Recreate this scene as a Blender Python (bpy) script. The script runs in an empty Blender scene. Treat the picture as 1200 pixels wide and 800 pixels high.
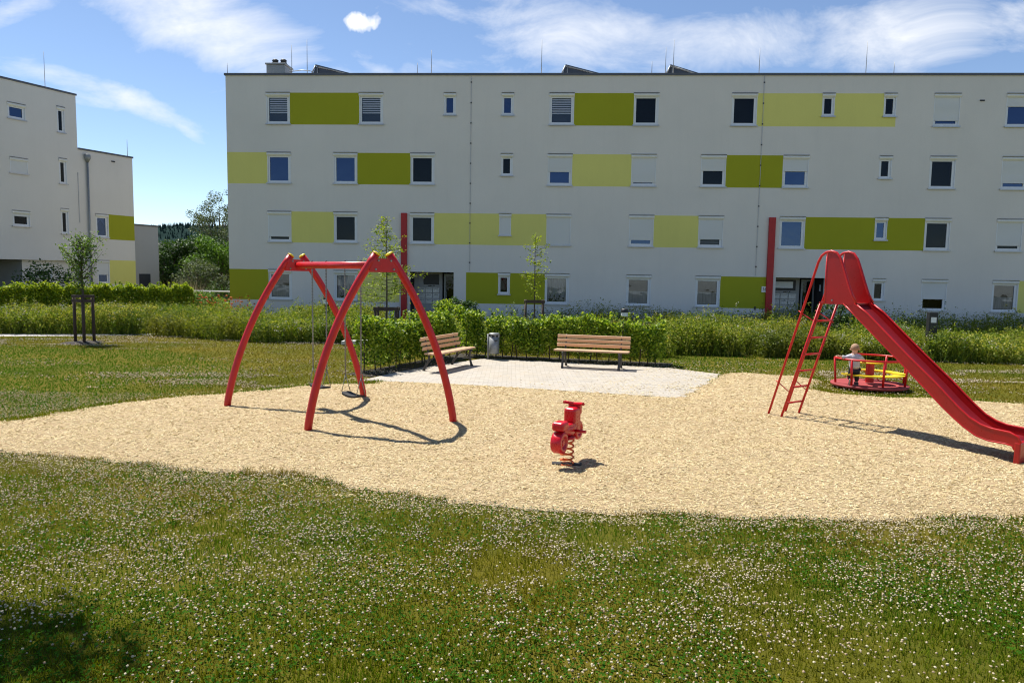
import bpy, math, random
import numpy as np
from mathutils import Vector, Matrix, Quaternion

# ------------------------------------------------------------------ basics
scene = bpy.context.scene
COL = scene.collection
rng = np.random.default_rng(7)
random.seed(7)
PITCH, ROLL, FPX, H = 0.0920, 0.01556, 843.9, 2.30
SUNV = np.array([-1.00, 0.98, 2.55]); SUNV /= np.linalg.norm(SUNV)      # towards the sun

def ray(px, py):
    x = (px-600)/FPX; y = -(py-400)/FPX
    c, s = math.cos(ROLL), math.sin(ROLL)
    xr = c*x-s*y; yr = s*x+c*y
    return np.array([xr, math.cos(PITCH)+yr*math.sin(PITCH), -math.sin(PITCH)+yr*math.cos(PITCH)])
def G(px, py, z=0.0):
    r = ray(px, py); return r*(z-H)/r[2]+np.array([0, 0, H])
def at(px, py, D):
    r = ray(px, py); return r*D/r[1]+np.array([0, 0, H])

def tag(o, label=None, cat=None, group=None, kind=None):
    if label: o['label'] = label
    if cat: o['category'] = cat
    if group: o['group'] = group
    if kind: o['kind'] = kind
    return o
def empty(name, loc=(0, 0, 0), rz=0.0):
    o = bpy.data.objects.new(name, None); COL.objects.link(o)
    o.location = loc; o.rotation_euler = (0, 0, rz); o.empty_display_size = .2
    return o
def copy_tree(o, parent=None):
    c = o.copy(); COL.objects.link(c)
    if parent is not None: c.parent = parent
    for ch in list(o.children): copy_tree(ch, c)
    return c
def mesh_np(name, V, F, mat, parent=None, smooth=False):
    """V (n,3); F (m,k) all the same k"""
    V = np.asarray(V, dtype=np.float32); F = np.asarray(F, dtype=np.int32)
    me = bpy.data.meshes.new(name)
    k = F.shape[1]; m = F.shape[0]
    me.vertices.add(len(V)); me.vertices.foreach_set('co', V.ravel())
    me.loops.add(m*k); me.loops.foreach_set('vertex_index', F.ravel())
    me.polygons.add(m); me.polygons.foreach_set('loop_start', np.arange(0, m*k, k, dtype=np.int32))
    me.polygons.foreach_set('loop_total', np.full(m, k, dtype=np.int32))
    me.polygons.foreach_set('use_smooth', np.full(m, smooth, dtype=bool))
    me.update(calc_edges=True)
    me.materials.append(mat)
    o = bpy.data.objects.new(name, me); COL.objects.link(o)
    if parent is not None: o.parent = parent
    return o

class MB:
    def __init__(s): s.v = []; s.f = []; s.m = []; s.sm = []
    def add(s, vs, fs, mi=0, smooth=False):
        b = len(s.v); s.v += [tuple(map(float, v)) for v in vs]
        s.f += [tuple(b+i for i in f) for f in fs]; s.m += [mi]*len(fs); s.sm += [smooth]*len(fs)
        return s
    def box(s, lo, hi, mi=0):
        x0, y0, z0 = lo; x1, y1, z1 = hi
        return s.add([(x0,y0,z0),(x1,y0,z0),(x1,y1,z0),(x0,y1,z0),(x0,y0,z1),(x1,y0,z1),(x1,y1,z1),(x0,y1,z1)],
              [(0,3,2,1),(4,5,6,7),(0,1,5,4),(1,2,6,5),(2,3,7,6),(3,0,4,7)], mi)
    def obox(s, c, ax, ay, az, mi=0):
        c, ax, ay, az = map(lambda q: np.array(q, float), (c, ax, ay, az))
        vs = [c+i*ax+j*ay+k*az for k in (-1, 1) for i, j in ((-1,-1),(1,-1),(1,1),(-1,1))]
        return s.add(vs, [(0,3,2,1),(4,5,6,7),(0,1,5,4),(1,2,6,5),(2,3,7,6),(3,0,4,7)], mi)
    def tube(s, pts, r, n=10, mi=0, caps=True, closed=False):
        P = [np.array(p, float) for p in pts]; L = len(P)
        rr = [r]*L if np.isscalar(r) else list(r)
        T = []
        for i in range(L):
            a = P[(i-1) % L] if (closed or i > 0) else P[i]; b = P[(i+1) % L] if (closed or i < L-1) else P[i]
            t = b-a; T.append(t/(np.linalg.norm(t)+1e-9))
        u = np.cross(T[0], (0, 0, 1.0))
        if np.linalg.norm(u) < .1: u = np.cross(T[0], (0, 1.0, 0))
        u /= np.linalg.norm(u); vs = []
        for i in range(L):
            u = u-T[i]*(u@T[i]); u /= np.linalg.norm(u); w = np.cross(T[i], u)
            for k in range(n):
                a = 2*math.pi*k/n; vs.append(P[i]+rr[i]*(math.cos(a)*u+math.sin(a)*w))
        fs = []
        for i in range(L if closed else L-1):
            for k in range(n):
                j = (i+1) % L
                fs.append((i*n+k, i*n+(k+1) % n, j*n+(k+1) % n, j*n+k))
        s.add(vs, fs, mi, True)
        if caps and not closed:
            b = len(s.v)-len(vs)
            s.f.append(tuple(b+k for k in range(n))[::-1]); s.m.append(mi); s.sm.append(False)
            s.f.append(tuple(b+(L-1)*n+k for k in range(n))); s.m.append(mi); s.sm.append(False)
        return s
    def lathe(s, c, prof, n=24, mi=0, a0=0, a1=2*math.pi, smooth=True):
        full = abs(a1-a0-2*math.pi) < 1e-6; N = n if full else n+1
        vs = [(c[0]+r*math.cos(a0+(a1-a0)*k/n), c[1]+r*math.sin(a0+(a1-a0)*k/n), c[2]+z) for r, z in prof for k in range(N)]
        fs = []
        for i in range(len(prof)-1):
            for k in range(n):
                k2 = (k+1) % N if full else k+1
                fs.append((i*N+k, i*N+k2, (i+1)*N+k2, (i+1)*N+k))
        return s.add(vs, fs, mi, smooth)
    def build(s, name, mats, parent=None, bevel=0.0, off=None):
        me = bpy.data.meshes.new(name)
        V = s.v if off is None else [(a-off[0], b-off[1], c-off[2]) for a, b, c in s.v]
        me.from_pydata(V, [], s.f)
        mats = mats if isinstance(mats, (list, tuple)) else [mats]
        for m in mats: me.materials.append(m)
        me.polygons.foreach_set('material_index', s.m); me.polygons.foreach_set('use_smooth', s.sm); me.update()
        o = bpy.data.objects.new(name, me); COL.objects.link(o)
        if parent is not None: o.parent = parent
        if bevel:
            b = o.modifiers.new('bevel', 'BEVEL'); b.width = bevel; b.segments = 2; b.limit_method = 'ANGLE'; b.angle_limit = math.radians(40)
        return o

# ------------------------------------------------------------------ materials
def newmat(name):
    m = bpy.data.materials.new(name); m.use_nodes = True
    nt = m.node_tree; return m, nt, nt.nodes['Principled BSDF']
def N(nt, t, **k):
    n = nt.nodes.new(t)
    for a, b in k.items(): setattr(n, a, b)
    return n
def noise(nt, scale, detail=4, rough=.55, vec=None, stretch=None):
    n = N(nt, 'ShaderNodeTexNoise'); n.inputs['Scale'].default_value = scale; n.inputs['Detail'].default_value = detail
    n.inputs['Roughness'].default_value = rough
    src = vec
    if src is None:
        src = N(nt, 'ShaderNodeTexCoord').outputs['Object']
    if stretch:
        mp = N(nt, 'ShaderNodeMapping'); mp.inputs['Scale'].default_value = stretch
        nt.links.new(src, mp.inputs[0]); src = mp.outputs[0]
    nt.links.new(src, n.inputs['Vector'])
    return n
def ramp(nt, fac, stops):
    r = N(nt, 'ShaderNodeValToRGB'); e = r.color_ramp.elements
    while len(e) < len(stops): e.new(.5)
    for el, (p, c) in zip(e, stops): el.position = p; el.color = (*c, 1) if len(c) == 3 else c
    nt.links.new(fac, r.inputs[0]); return r
def mixc(nt, fac, a, b, mode='MIX'):
    m = N(nt, 'ShaderNodeMix', data_type='RGBA', blend_type=mode)
    for sock, val in ((m.inputs[0], fac), (m.inputs[6], a), (m.inputs[7], b)):
        if hasattr(val, 'is_output'): nt.links.new(val, sock)
        elif isinstance(val, (int, float)): sock.default_value = val
        else: sock.default_value = (*val, 1)
    return m.outputs[2]
def bump(nt, bsdf, h, strength, dist=.01):
    b = N(nt, 'ShaderNodeBump'); b.inputs['Strength'].default_value = strength; b.inputs['Distance'].default_value = dist
    nt.links.new(h, b.inputs['Height']); nt.links.new(b.outputs[0], bsdf.inputs['Normal'])
def mat(name, c, rough=.6, metal=0, var=.12, scale=6, bmp=0.0, bscale=60, coat=0, stretch=None):
    m, nt, b = newmat(name)
    n = noise(nt, scale, 5, .6, stretch=stretch)
    lo = tuple(max(0, x*(1-var)) for x in c); hi = tuple(min(1, x*(1+var)) for x in c)
    r = ramp(nt, n.outputs[0], [(.3, lo), (.7, hi)])
    nt.links.new(r.outputs[0], b.inputs['Base Color'])
    b.inputs['Roughness'].default_value = rough; b.inputs['Metallic'].default_value = metal
    if coat: b.inputs['Coat Weight'].default_value = coat; b.inputs['Coat Roughness'].default_value = .08
    if bmp: bump(nt, b, noise(nt, bscale, 3).outputs[0], bmp, .005)
    return m
def leafmat(name, cols, trans=.35, rough=.5, patch=None, pscale=.5, spec=.25):
    """leaf colours by loose island; patch = (colour a, colour b) mixed in by a large noise in world space"""
    m, nt, b = newmat(name)
    g = N(nt, 'ShaderNodeNewGeometry')
    r = ramp(nt, g.outputs['Random Per Island'], [(i/(len(cols)-1), c) for i, c in enumerate(cols)])
    c = r.outputs[0]
    if patch is not None:
        for (pc, sc, lo, hi, amt) in patch:
            n = noise(nt, sc, 3, .5, vec=g.outputs['Position'])
            f = ramp(nt, n.outputs[0], [(lo, (0, 0, 0)), (hi, (amt, amt, amt))])
            c = mixc(nt, f.outputs[0], c, pc)
    nt.links.new(c, b.inputs['Base Color']); b.inputs['Roughness'].default_value = rough
    b.inputs['Specular IOR Level'].default_value = spec
    t = N(nt, 'ShaderNodeBsdfTranslucent')
    tc = mixc(nt, 1.0, c, (1.0, 1.0, .45), 'MULTIPLY'); nt.links.new(tc, t.inputs[0])
    mx = N(nt, 'ShaderNodeMixShader'); mx.inputs[0].default_value = trans
    nt.links.new(b.outputs[0], mx.inputs[1]); nt.links.new(t.outputs[0], mx.inputs[2])
    nt.links.new(mx.outputs[0], nt.nodes['Material Output'].inputs[0])
    return m

def plaster(name, c):
    m, nt, b = newmat(name)
    tc = N(nt, 'ShaderNodeTexCoord').outputs['Object']
    n1 = noise(nt, .35, 4, .6, vec=tc); n2 = noise(nt, 14, 3, .7, vec=tc, stretch=(1, 1, 3)); n3 = noise(nt, 1.2, 5, .7, vec=tc, stretch=(2.2, 1, .25))
    a = ramp(nt, n1.outputs[0], [(.3, tuple(x*.95 for x in c)), (.7, tuple(min(1, x*1.03) for x in c))]).outputs[0]
    a = mixc(nt, ramp(nt, n2.outputs[0], [(.35, (0, 0, 0)), (.7, (.35, .35, .35))]).outputs[0], a, tuple(x*.84 for x in c))
    a = mixc(nt, ramp(nt, n3.outputs[0], [(.5, (0, 0, 0)), (.8, (.14, .14, .14))]).outputs[0], a, tuple(x*.72 for x in c))
    nt.links.new(a, b.inputs['Base Color']); b.inputs['Roughness'].default_value = .9
    bump(nt, b, noise(nt, 90, 3, .7, vec=tc).outputs[0], .35, .01)
    return m

M = {}
M['plaster'] = plaster('plaster_white', (.73, .69, .645))
M['plaster_grey'] = plaster('plaster_grey', (.40, .40, .40))
M['olive'] = plaster('plaster_olive', (.36, .365, .012))
M['lime'] = plaster('plaster_lime', (.74, .69, .20))
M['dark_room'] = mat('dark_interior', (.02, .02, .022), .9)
M['white_frame'] = mat('window_plastic', (.72, .73, .75), .35, var=.03)
M['shutter'] = None
M['shutter_box'] = mat('shutter_housing', (.76, .745, .70), .4, var=.04)
M['sill'] = mat('aluminium_sill', (.42, .43, .45), .4, .5, var=.05)
M['cap'] = mat('roof_edge_metal', (.10, .105, .12), .5, .4)
M['metal_grey'] = mat('galvanised_steel', (.26, .27, .27), .5, .4, var=.2, scale=25)
M['dark_metal'] = mat('dark_metal', (.03, .03, .032), .5, .3)
M['panel_dark'] = mat('solar_panel_dark', (.03, .035, .05), .25)
M['red_wall'] = mat('red_panel', (.42, .008, .010), .5, var=.08)
M['white_plate'] = mat('white_enamel', (.8, .8, .8), .4, var=.02)
M['black_ink'] = mat('black_lettering', (.015, .015, .015), .5)
M['curtain'] = mat('curtain_cloth', (.45, .44, .46), .9, var=.3, scale=3, stretch=(9, 1, .6))
M['plum'] = mat('folding_blind_cloth', (.17, .14, .16), .9, var=.1)
M['blind'] = mat('venetian_blind', (.85, .87, .90), .5, var=.05)
M['pot_plant'] = mat('window_plants', (.03, .06, .02), .8, var=.3)
# roller shutter with fine horizontal slats
m, nt, b = newmat('roller_shutter'); M['shutter'] = m
w = N(nt, 'ShaderNodeTexWave', bands_direction='Z'); w.inputs['Scale'].default_value = 6.5
nt.links.new(N(nt, 'ShaderNodeTexCoord').outputs['Object'], w.inputs[0])
nt.links.new(ramp(nt, w.outputs[0], [(0, (.54, .54, .53)), (.35, (.68, .68, .67))]).outputs[0], b.inputs['Base Color'])
b.inputs['Roughness'].default_value = .5; bump(nt, b, w.outputs[0], .4, .01)

def glass(name, tint, refl, rough=.02, col=(.8, .9, 1.0), lo=0):
    m, nt, b = newmat(name)
    tr = N(nt, 'ShaderNodeBsdfTransparent'); tr.inputs[0].default_value = (*tint, 1)
    gl = N(nt, 'ShaderNodeBsdfGlossy'); gl.inputs['Roughness'].default_value = rough; gl.inputs[0].default_value = (*col, 1)
    n = noise(nt, 1.4, 2, .5); bp = N(nt, 'ShaderNodeBump'); bp.inputs['Strength'].default_value = .25; bp.inputs['Distance'].default_value = .02
    nt.links.new(n.outputs[0], bp.inputs['Height']); nt.links.new(bp.outputs[0], gl.inputs['Normal'])
    fr = N(nt, 'ShaderNodeFresnel'); fr.inputs[0].default_value = 1.5
    mr = N(nt, 'ShaderNodeMapRange'); mr.inputs['From Min'].default_value = lo; mr.inputs['From Max'].default_value = 1
    mr.inputs['To Min'].default_value = refl; mr.inputs['To Max'].default_value = 1
    nt.links.new(fr.outputs[0], mr.inputs[0])
    mx = N(nt, 'ShaderNodeMixShader'); nt.links.new(mr.outputs[0], mx.inputs[0])
    nt.links.new(tr.outputs[0], mx.inputs[1]); nt.links.new(gl.outputs[0], mx.inputs[2])
    nt.links.new(mx.outputs[0], nt.nodes['Material Output'].inputs[0])
    return m
M['glass'] = glass('window_glass', (.45, .48, .50), .0, lo=.022)
M['glass_sky_tint'] = glass('sky_tinted_window_glass', (.25, .33, .5), .085, col=(.36, .52, .9))  # blue gloss and pane tint painted in for the sky's reflection
M['glass_clear'] = glass('clear_window_glass', (.88, .90, .94), .02)

def paint(name, c, rough=.28):
    m, nt, b = newmat(name)
    n = noise(nt, 3, 5, .65); n2 = noise(nt, 40, 4, .7)
    a = ramp(nt, n.outputs[0], [(.3, tuple(x*.85 for x in c)), (.7, tuple(min(1, x*1.1) for x in c))]).outputs[0]
    dirt = ramp(nt, n2.outputs[0], [(.60, (0, 0, 0)), (.72, (.25, .25, .25))]).outputs[0]
    a = mixc(nt, dirt, a, tuple(x*.6+.02 for x in c))
    nt.links.new(a, b.inputs['Base Color'])
    nt.links.new(ramp(nt, n2.outputs[0], [(.3, (rough,)*3), (.7, (rough+.2,)*3)]).outputs[0], b.inputs['Roughness'])
    return m
RED = M['red'] = paint('red_paint', (.50, .005, .007))
M['red_plastic'] = paint('red_plastic', (.56, .004, .014), .2)
M['red_worn'] = paint('worn_red_paint', (.20, .006, .012), .35)
M['red_slide'] = paint('red_slide_paint', (.35, .003, .004), .25)
M['yellow'] = paint('yellow_paint', (.78, .55, .01), .35)
M['dusty_red'] = paint('dusty_red_floor', (.33, .045, .045), .6)
M['spring'] = paint('orange_red_spring', (.70, .12, .015), .4)
M['rubber'] = mat('black_rubber', (.02, .02, .02), .8)
M['chain'] = mat('chain_steel', (.25, .25, .24), .4, .8)
M['iron'] = mat('dark_cast_iron', (.07, .065, .06), .6, .3, bmp=.2)
M['bark'] = mat('bark', (.10, .075, .055), .9, var=.35, scale=9, bmp=.6, bscale=25, stretch=(4, 4, .8))
M['stake'] = mat('weathered_stake_wood', (.075, .05, .04), .9, var=.3, scale=8, bmp=.4, stretch=(6, 6, .5))
m, nt, b = newmat('oiled_bench_wood'); M['bench_wood'] = m
n = noise(nt, 5, 6, .65, stretch=(.6, 14, 14)); n2 = noise(nt, 1.5, 2)
a = ramp(nt, n.outputs[0], [(.3, (.50, .30, .16)), (.7, (.70, .47, .28))]).outputs[0]
nt.links.new(mixc(nt, n2.outputs[0], a, (.60, .37, .22)), b.inputs['Base Color']); b.inputs['Roughness'].default_value = .55
bump(nt, b, n.outputs[0], .2, .003)

# ground materials ---------------------------------------------------
m, nt, b = newmat('lawn_soil'); M['lawn'] = m
gp = N(nt, 'ShaderNodeNewGeometry').outputs['Position']
n1 = noise(nt, .35, 5, .6, vec=gp); n2 = noise(nt, 9, 6, .75, vec=gp); n3 = noise(nt, 60, 4, .7, vec=gp)
a = ramp(nt, n1.outputs[0], [(.35, (.065, .080, .005)), (.65, (.145, .115, .014))]).outputs[0]
a = mixc(nt, ramp(nt, n2.outputs[0], [(.4, (0, 0, 0)), (.7, (.5, .5, .5))]).outputs[0], a, (.08, .085, .02))
a = mixc(nt, ramp(nt, n3.outputs[0], [(.45, (0, 0, 0)), (.7, (.4, .4, .4))]).outputs[0], a, (.11, .09, .02))
nt.links.new(a, b.inputs['Base Color']); b.inputs['Roughness'].default_value = .95
bump(nt, b, n3.outputs[0], .6, .03); b.inputs['Specular IOR Level'].default_value = .05

m, nt, b = newmat('wood_fibre_surface'); M['sand'] = m
gp = N(nt, 'ShaderNodeNewGeometry').outputs['Position']
n1 = noise(nt, .5, 4, .6, vec=gp); n2 = noise(nt, 38, 5, .75, vec=gp, stretch=(.5, 1.6, 1)); n3 = noise(nt, 6, 5, .7, vec=gp)
a = ramp(nt, n1.outputs[0], [(.3, (.47, .34, .18)), (.7, (.56, .42, .24))]).outputs[0]
a = mixc(nt, ramp(nt, n2.outputs[0], [(.40, (.8, .8, .8)), (.56, (0, 0, 0))]).outputs[0], a, (.26, .175, .08))
a = mixc(nt, ramp(nt, n3.outputs[0], [(.5, (0, 0, 0)), (.75, (.25, .25, .25))]).outputs[0], a, (.36, .26, .14))
nt.links.new(a, b.inputs['Base Color']); b.inputs['Roughness'].default_value = .9
bump(nt, b, n2.outputs[0], .8, .03)

m, nt, b = newmat('pale_concrete_pavers'); M['paving'] = m
tc = N(nt, 'ShaderNodeTexCoord').outputs['Object']
br = N(nt, 'ShaderNodeTexBrick'); br.inputs['Scale'].default_value = 1
br.inputs['Brick Width'].default_value = .2; br.inputs['Row Height'].default_value = .1; br.inputs['Mortar Size'].default_value = .006
br.inputs['Color1'].default_value = (.36, .325, .275, 1); br.inputs['Color2'].default_value = (.45, .41, .35, 1); br.inputs['Mortar'].default_value = (.25, .22, .175, 1)
nt.links.new(tc, br.inputs['Vector'])
n1 = noise(nt, 1.3, 5, .65, vec=tc); n2 = noise(nt, 45, 4, .8, vec=tc)
a = mixc(nt, ramp(nt, n1.outputs[0], [(.4, (0, 0, 0)), (.75, (.45, .45, .45))]).outputs[0], br.outputs[0], (.44, .36, .25))
a = mixc(nt, ramp(nt, n2.outputs[0], [(.58, (0, 0, 0)), (.75, (.5, .5, .5))]).outputs[0], a, (.22, .19, .16))
nt.links.new(a, b.inputs['Base Color']); b.inputs['Roughness'].default_value = .85
bump(nt, b, br.outputs[1], -.4, .004)

M['path'] = mat('fine_gravel_path', (.36, .34, .32), .9, var=.15, scale=30, bmp=.5, bscale=120)
M['roof_tile'] = mat('old_roof_tiles', (.09, .085, .085), .95, var=.2)
M['soil'] = mat('dark_bed_soil', (.028, .021, .016), .95, var=.4, scale=14, bmp=.8, bscale=40)
M['concrete'] = mat('white_concrete', (.62, .61, .58), .8, var=.08, bmp=.2)

grass_patch = [((.25, .20, .018), .30, .42, .62, .75), ((.035, .15, .003), .45, .50, .64, .8), ((.20, .14, .05), 2.2, .62, .76, .5)]
M['grass'] = leafmat('grass_blades', [(.055, .115, .003), (.095, .17, .005), (.15, .205, .008), (.23, .21, .02)], .42, .8, grass_patch, spec=.06)
M['grass_dry'] = leafmat('dry_grass_blades', [(.10, .12, .005), (.17, .155, .010), (.24, .19, .02), (.30, .23, .05)], .35, .8, [((.05, .13, .005), .25, .52, .68, .7), ((.25, .17, .05), 1.2, .55, .72, .6)], spec=.06)
M['grass_green'] = leafmat('lush_grass_blades', [(.030, .12, .003), (.050, .165, .004), (.08, .19, .006)], .42, .8, [((.16, .15, .015), .6, .55, .7, .6)], spec=.06)
M['clover_leaf'] = leafmat('clover_leaves', [(.025, .10, .005), (.06, .16, .008)], .40, .8, spec=.08)
M['hedge_leaf'] = leafmat('hornbeam_leaves', [(.04, .09, .008), (.12, .23, .015), (.33, .45, .03), (.50, .58, .08)], .42, .45)
M['hedge_leaf_b'] = leafmat('far_hedge_leaves', [(.09, .17, .012), (.26, .36, .02), (.55, .58, .05)], .42, .45)
M['dark_leaf'] = leafmat('dark_tree_leaves', [(.025, .06, .015), (.05, .105, .02), (.08, .15, .03)], .25, .5)
M['bright_leaf'] = leafmat('bright_tree_leaves', [(.06, .13, .015), (.11, .22, .025), (.18, .29, .04)], .3, .5)
M['birch_leaf'] = leafmat('birch_leaves', [(.06, .09, .04), (.10, .14, .06), (.15, .18, .09)], .3, .5)
M['young_leaf'] = leafmat('young_tree_leaves', [(.06, .13, .02), (.13, .23, .035), (.22, .32, .07)], .35, .5)
M['lime_leaf'] = leafmat('pale_green_leaves', [(.15, .23, .02), (.30, .39, .035), (.42, .46, .07)], .4, .5)
M['meadow'] = leafmat('meadow_plants', [(.055, .10, .007), (.13, .20, .014), (.25, .31, .03), (.45, .43, .10)], .45, .6,
                      [((.22, .20, .025), .35, .46, .64, .6), ((.04, .11, .02), .5, .5, .66, .5)])
M['petal_yellow'] = leafmat('yellow_petals', [(.60, .48, .03), (.65, .60, .10)], .2)
M['petal_white'] = leafmat('white_petals', [(.62, .60, .50), (.75, .72, .66), (.55, .42, .36)], .2)
M['clover_flower'] = leafmat('clover_flower_heads', [(.50, .43, .27), (.62, .54, .38), (.34, .24, .15), (.52, .43, .29)], .1, .8)
M['chips'] = leafmat('wood_chips', [(.52, .40, .19), (.68, .55, .30), (.78, .67, .42), (.34, .245, .11)], .05, .85)
M['reed'] = leafmat('dry_ornamental_grass', [(.40, .34, .20), (.55, .48, .34)], .2)
M['orange_petal'] = leafmat('orange_petals', [(.5, .10, .02), (.6, .2, .04)], .2)
M['forest'] = leafmat('far_forest', [(.018, .035, .03), (.03, .055, .045)], .0, .95, spec=0)

# ------------------------------------------------------------------ camera
cam = bpy.data.objects.new('camera', bpy.data.cameras.new('camera')); COL.objects.link(cam)
c_, s_ = math.cos(ROLL), math.sin(ROLL)
R_ = Vector((1, 0, 0)); U_ = Vector((0, math.sin(PITCH), math.cos(PITCH))); F_ = Vector((0, math.cos(PITCH), -math.sin(PITCH)))
cr = c_*R_+s_*U_; cu = -s_*R_+c_*U_
cam.matrix_world = Matrix(((cr.x, cu.x, -F_.x, 0), (cr.y, cu.y, -F_.y, 0), (cr.z, cu.z, -F_.z, H), (0, 0, 0, 1)))
cam.data.sensor_width = 36; cam.data.lens = 36*FPX/1200; cam.data.clip_start = .05; cam.data.clip_end = 6000
scene.camera = cam

# ------------------------------------------------------------------ light, sky
elev = math.asin(SUNV[2]); azim = math.atan2(SUNV[0], SUNV[1])      # clockwise from +Y
sun = bpy.data.objects.new('sun', bpy.data.lights.new('sun', 'SUN')); COL.objects.link(sun)
sun.data.energy = 4.3; sun.data.angle = math.radians(.53); sun.data.color = (1, .955, .88)
sun.rotation_euler = Vector(SUNV).to_track_quat('Z', 'Y').to_euler(); sun.location = (-20, 20, 40)
W = bpy.data.worlds.new('World'); scene.world = W; W.use_nodes = True
nt = W.node_tree; bg = nt.nodes['Background']
sky = N(nt, 'ShaderNodeTexSky', sky_type='NISHITA'); sky.sun_disc = False
sky.sun_elevation = elev; sky.sun_rotation = azim; sky.altitude = 300; sky.air_density = .75; sky.dust_density = .15; sky.ozone_density = 1.6
tcw = N(nt, 'ShaderNodeTexCoord').outputs['Generated']
sep = N(nt, 'ShaderNodeSeparateXYZ'); nt.links.new(tcw, sep.inputs[0])
def mth(op, a, b=None, clamp=False):
    n = N(nt, 'ShaderNodeMath', operation=op); n.use_clamp = clamp
    for i, v in enumerate((a, b)):
        if v is None: continue
        if hasattr(v, 'is_output'): nt.links.new(v, n.inputs[i])
        else: n.inputs[i].default_value = v
    return n.outputs[0]
ay = mth('MAXIMUM', mth('ABSOLUTE', sep.outputs[1]), .12)
A_ = mth('DIVIDE', sep.outputs[0], ay); E_ = mth('DIVIDE', sep.outputs[2], ay)
comb = N(nt, 'ShaderNodeCombineXYZ'); nt.links.new(A_, comb.inputs[0]); nt.links.new(E_, comb.inputs[1])
warp = noise(nt, 2.2, 2, .6, vec=comb.outputs[0])
wv = N(nt, 'ShaderNodeVectorMath', operation='MULTIPLY_ADD'); nt.links.new(warp.outputs['Color'], wv.inputs[0])
wv.inputs[1].default_value = (.35, .22, 0); nt.links.new(comb.outputs[0], wv.inputs[2])
cl1 = noise(nt, 4.5, 6, .62, vec=wv.outputs[0], stretch=(1, 2.3, 1))
cl2 = noise(nt, 16, 4, .65, vec=wv.outputs[0], stretch=(1, 2.6, 1))
cl = mth('ADD', mth('MULTIPLY', cl1.outputs[0], .60), mth('MULTIPLY', cl2.outputs[0], .40))
def blob(px, py, rx, ry, rot, power):
    r = ray(px, py); a0, e0 = r[0]/r[1], r[2]/r[1]
    da = mth('SUBTRACT', A_, a0); de = mth('SUBTRACT', E_, e0)
    c, s = math.cos(rot), math.sin(rot)
    u = mth('DIVIDE', mth('ADD', mth('MULTIPLY', da, c), mth('MULTIPLY', de, s)), rx/FPX)
    v = mth('DIVIDE', mth('SUBTRACT', mth('MULTIPLY', de, c), mth('MULTIPLY', da, s)), ry/FPX)
    d = mth('SQRT', mth('ADD', mth('MULTIPLY', u, u), mth('MULTIPLY', v, v)))
    k = mth('SUBTRACT', 1.0, d, True)
    k = mth('MULTIPLY', mth('MULTIPLY', k, k), mth('SUBTRACT', 3.0, mth('MULTIPLY', k, 2.0)))
    return mth('MULTIPLY', k, power)
blobs = [blob(235, 25, 230, 85, -.25, .85), blob(80, 95, 170, 32, -.30, .50), blob(165, 122, 130, 26, -.40, .62), blob(20, 10, 110, 30, .3, .5), blob(215, 150, 60, 16, -.6, .45),
         blob(670, 35, 220, 85, -.1, .66), blob(850, 50, 260, 62, .05, .60), blob(1060, 40, 230, 75, .12, .66), blob(1210, 25, 170, 55, .1, .5), blob(520, 10, 150, 26, -.2, .4), blob(600, 90, 800, 90, 0, .34)]
acc = blobs[0]
for q in blobs[1:]: acc = mth('MAXIMUM', acc, q)
dens = mth('SUBTRACT', mth('ADD', mth('MULTIPLY', cl, 1.5), acc), 1.02)
thin = ramp(nt, dens, [(0, (0, 0, 0)), (.6, (.85, .85, .85))]).outputs[0]
# one small puff
cl2b = noise(nt, 42, 3, .62, vec=wv.outputs[0])
pf = mth('ADD', blob(423, 26, 32, 18, -.1, 1.0), mth('MULTIPLY', mth('SUBTRACT', cl2b.outputs[0], .5), 1.6))
puff = ramp(nt, pf, [(.30, (0, 0, 0)), (.75, (.95, .95, .95))]).outputs[0]
gate = mth('GREATER_THAN', blob(423, 26, 60, 40, -.1, 1.0), 0.02)
pm = mth('MULTIPLY', puff, gate)
skyc = sky.outputs[0]
CLOUD = (6.6, 6.75, 7.0)
skyc = mixc(nt, thin, skyc, CLOUD)
skyc = mixc(nt, pm, skyc, (7.6, 7.6, 7.7))
nt.links.new(skyc, bg.inputs[0]); bg.inputs[1].default_value = .088
W.cycles.sampling_method = 'MANUAL'; W.cycles.sample_map_resolution = 256
scene.view_settings.view_transform = 'Standard'; scene.view_settings.look = 'None'; scene.view_settings.gamma = 1
scene.view_settings.exposure = 0.88
scene.render.engine = 'CYCLES'
scene.cycles.filter_width = 1.15; scene.cycles.max_bounces = 5; scene.cycles.diffuse_bounces = 3; scene.cycles.glossy_bounces = 3; scene.cycles.transmission_bounces = 3; scene.cycles.transparent_max_bounces = 6; scene.cycles.caustics_reflective = False; scene.cycles.caustics_refractive = False

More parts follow.
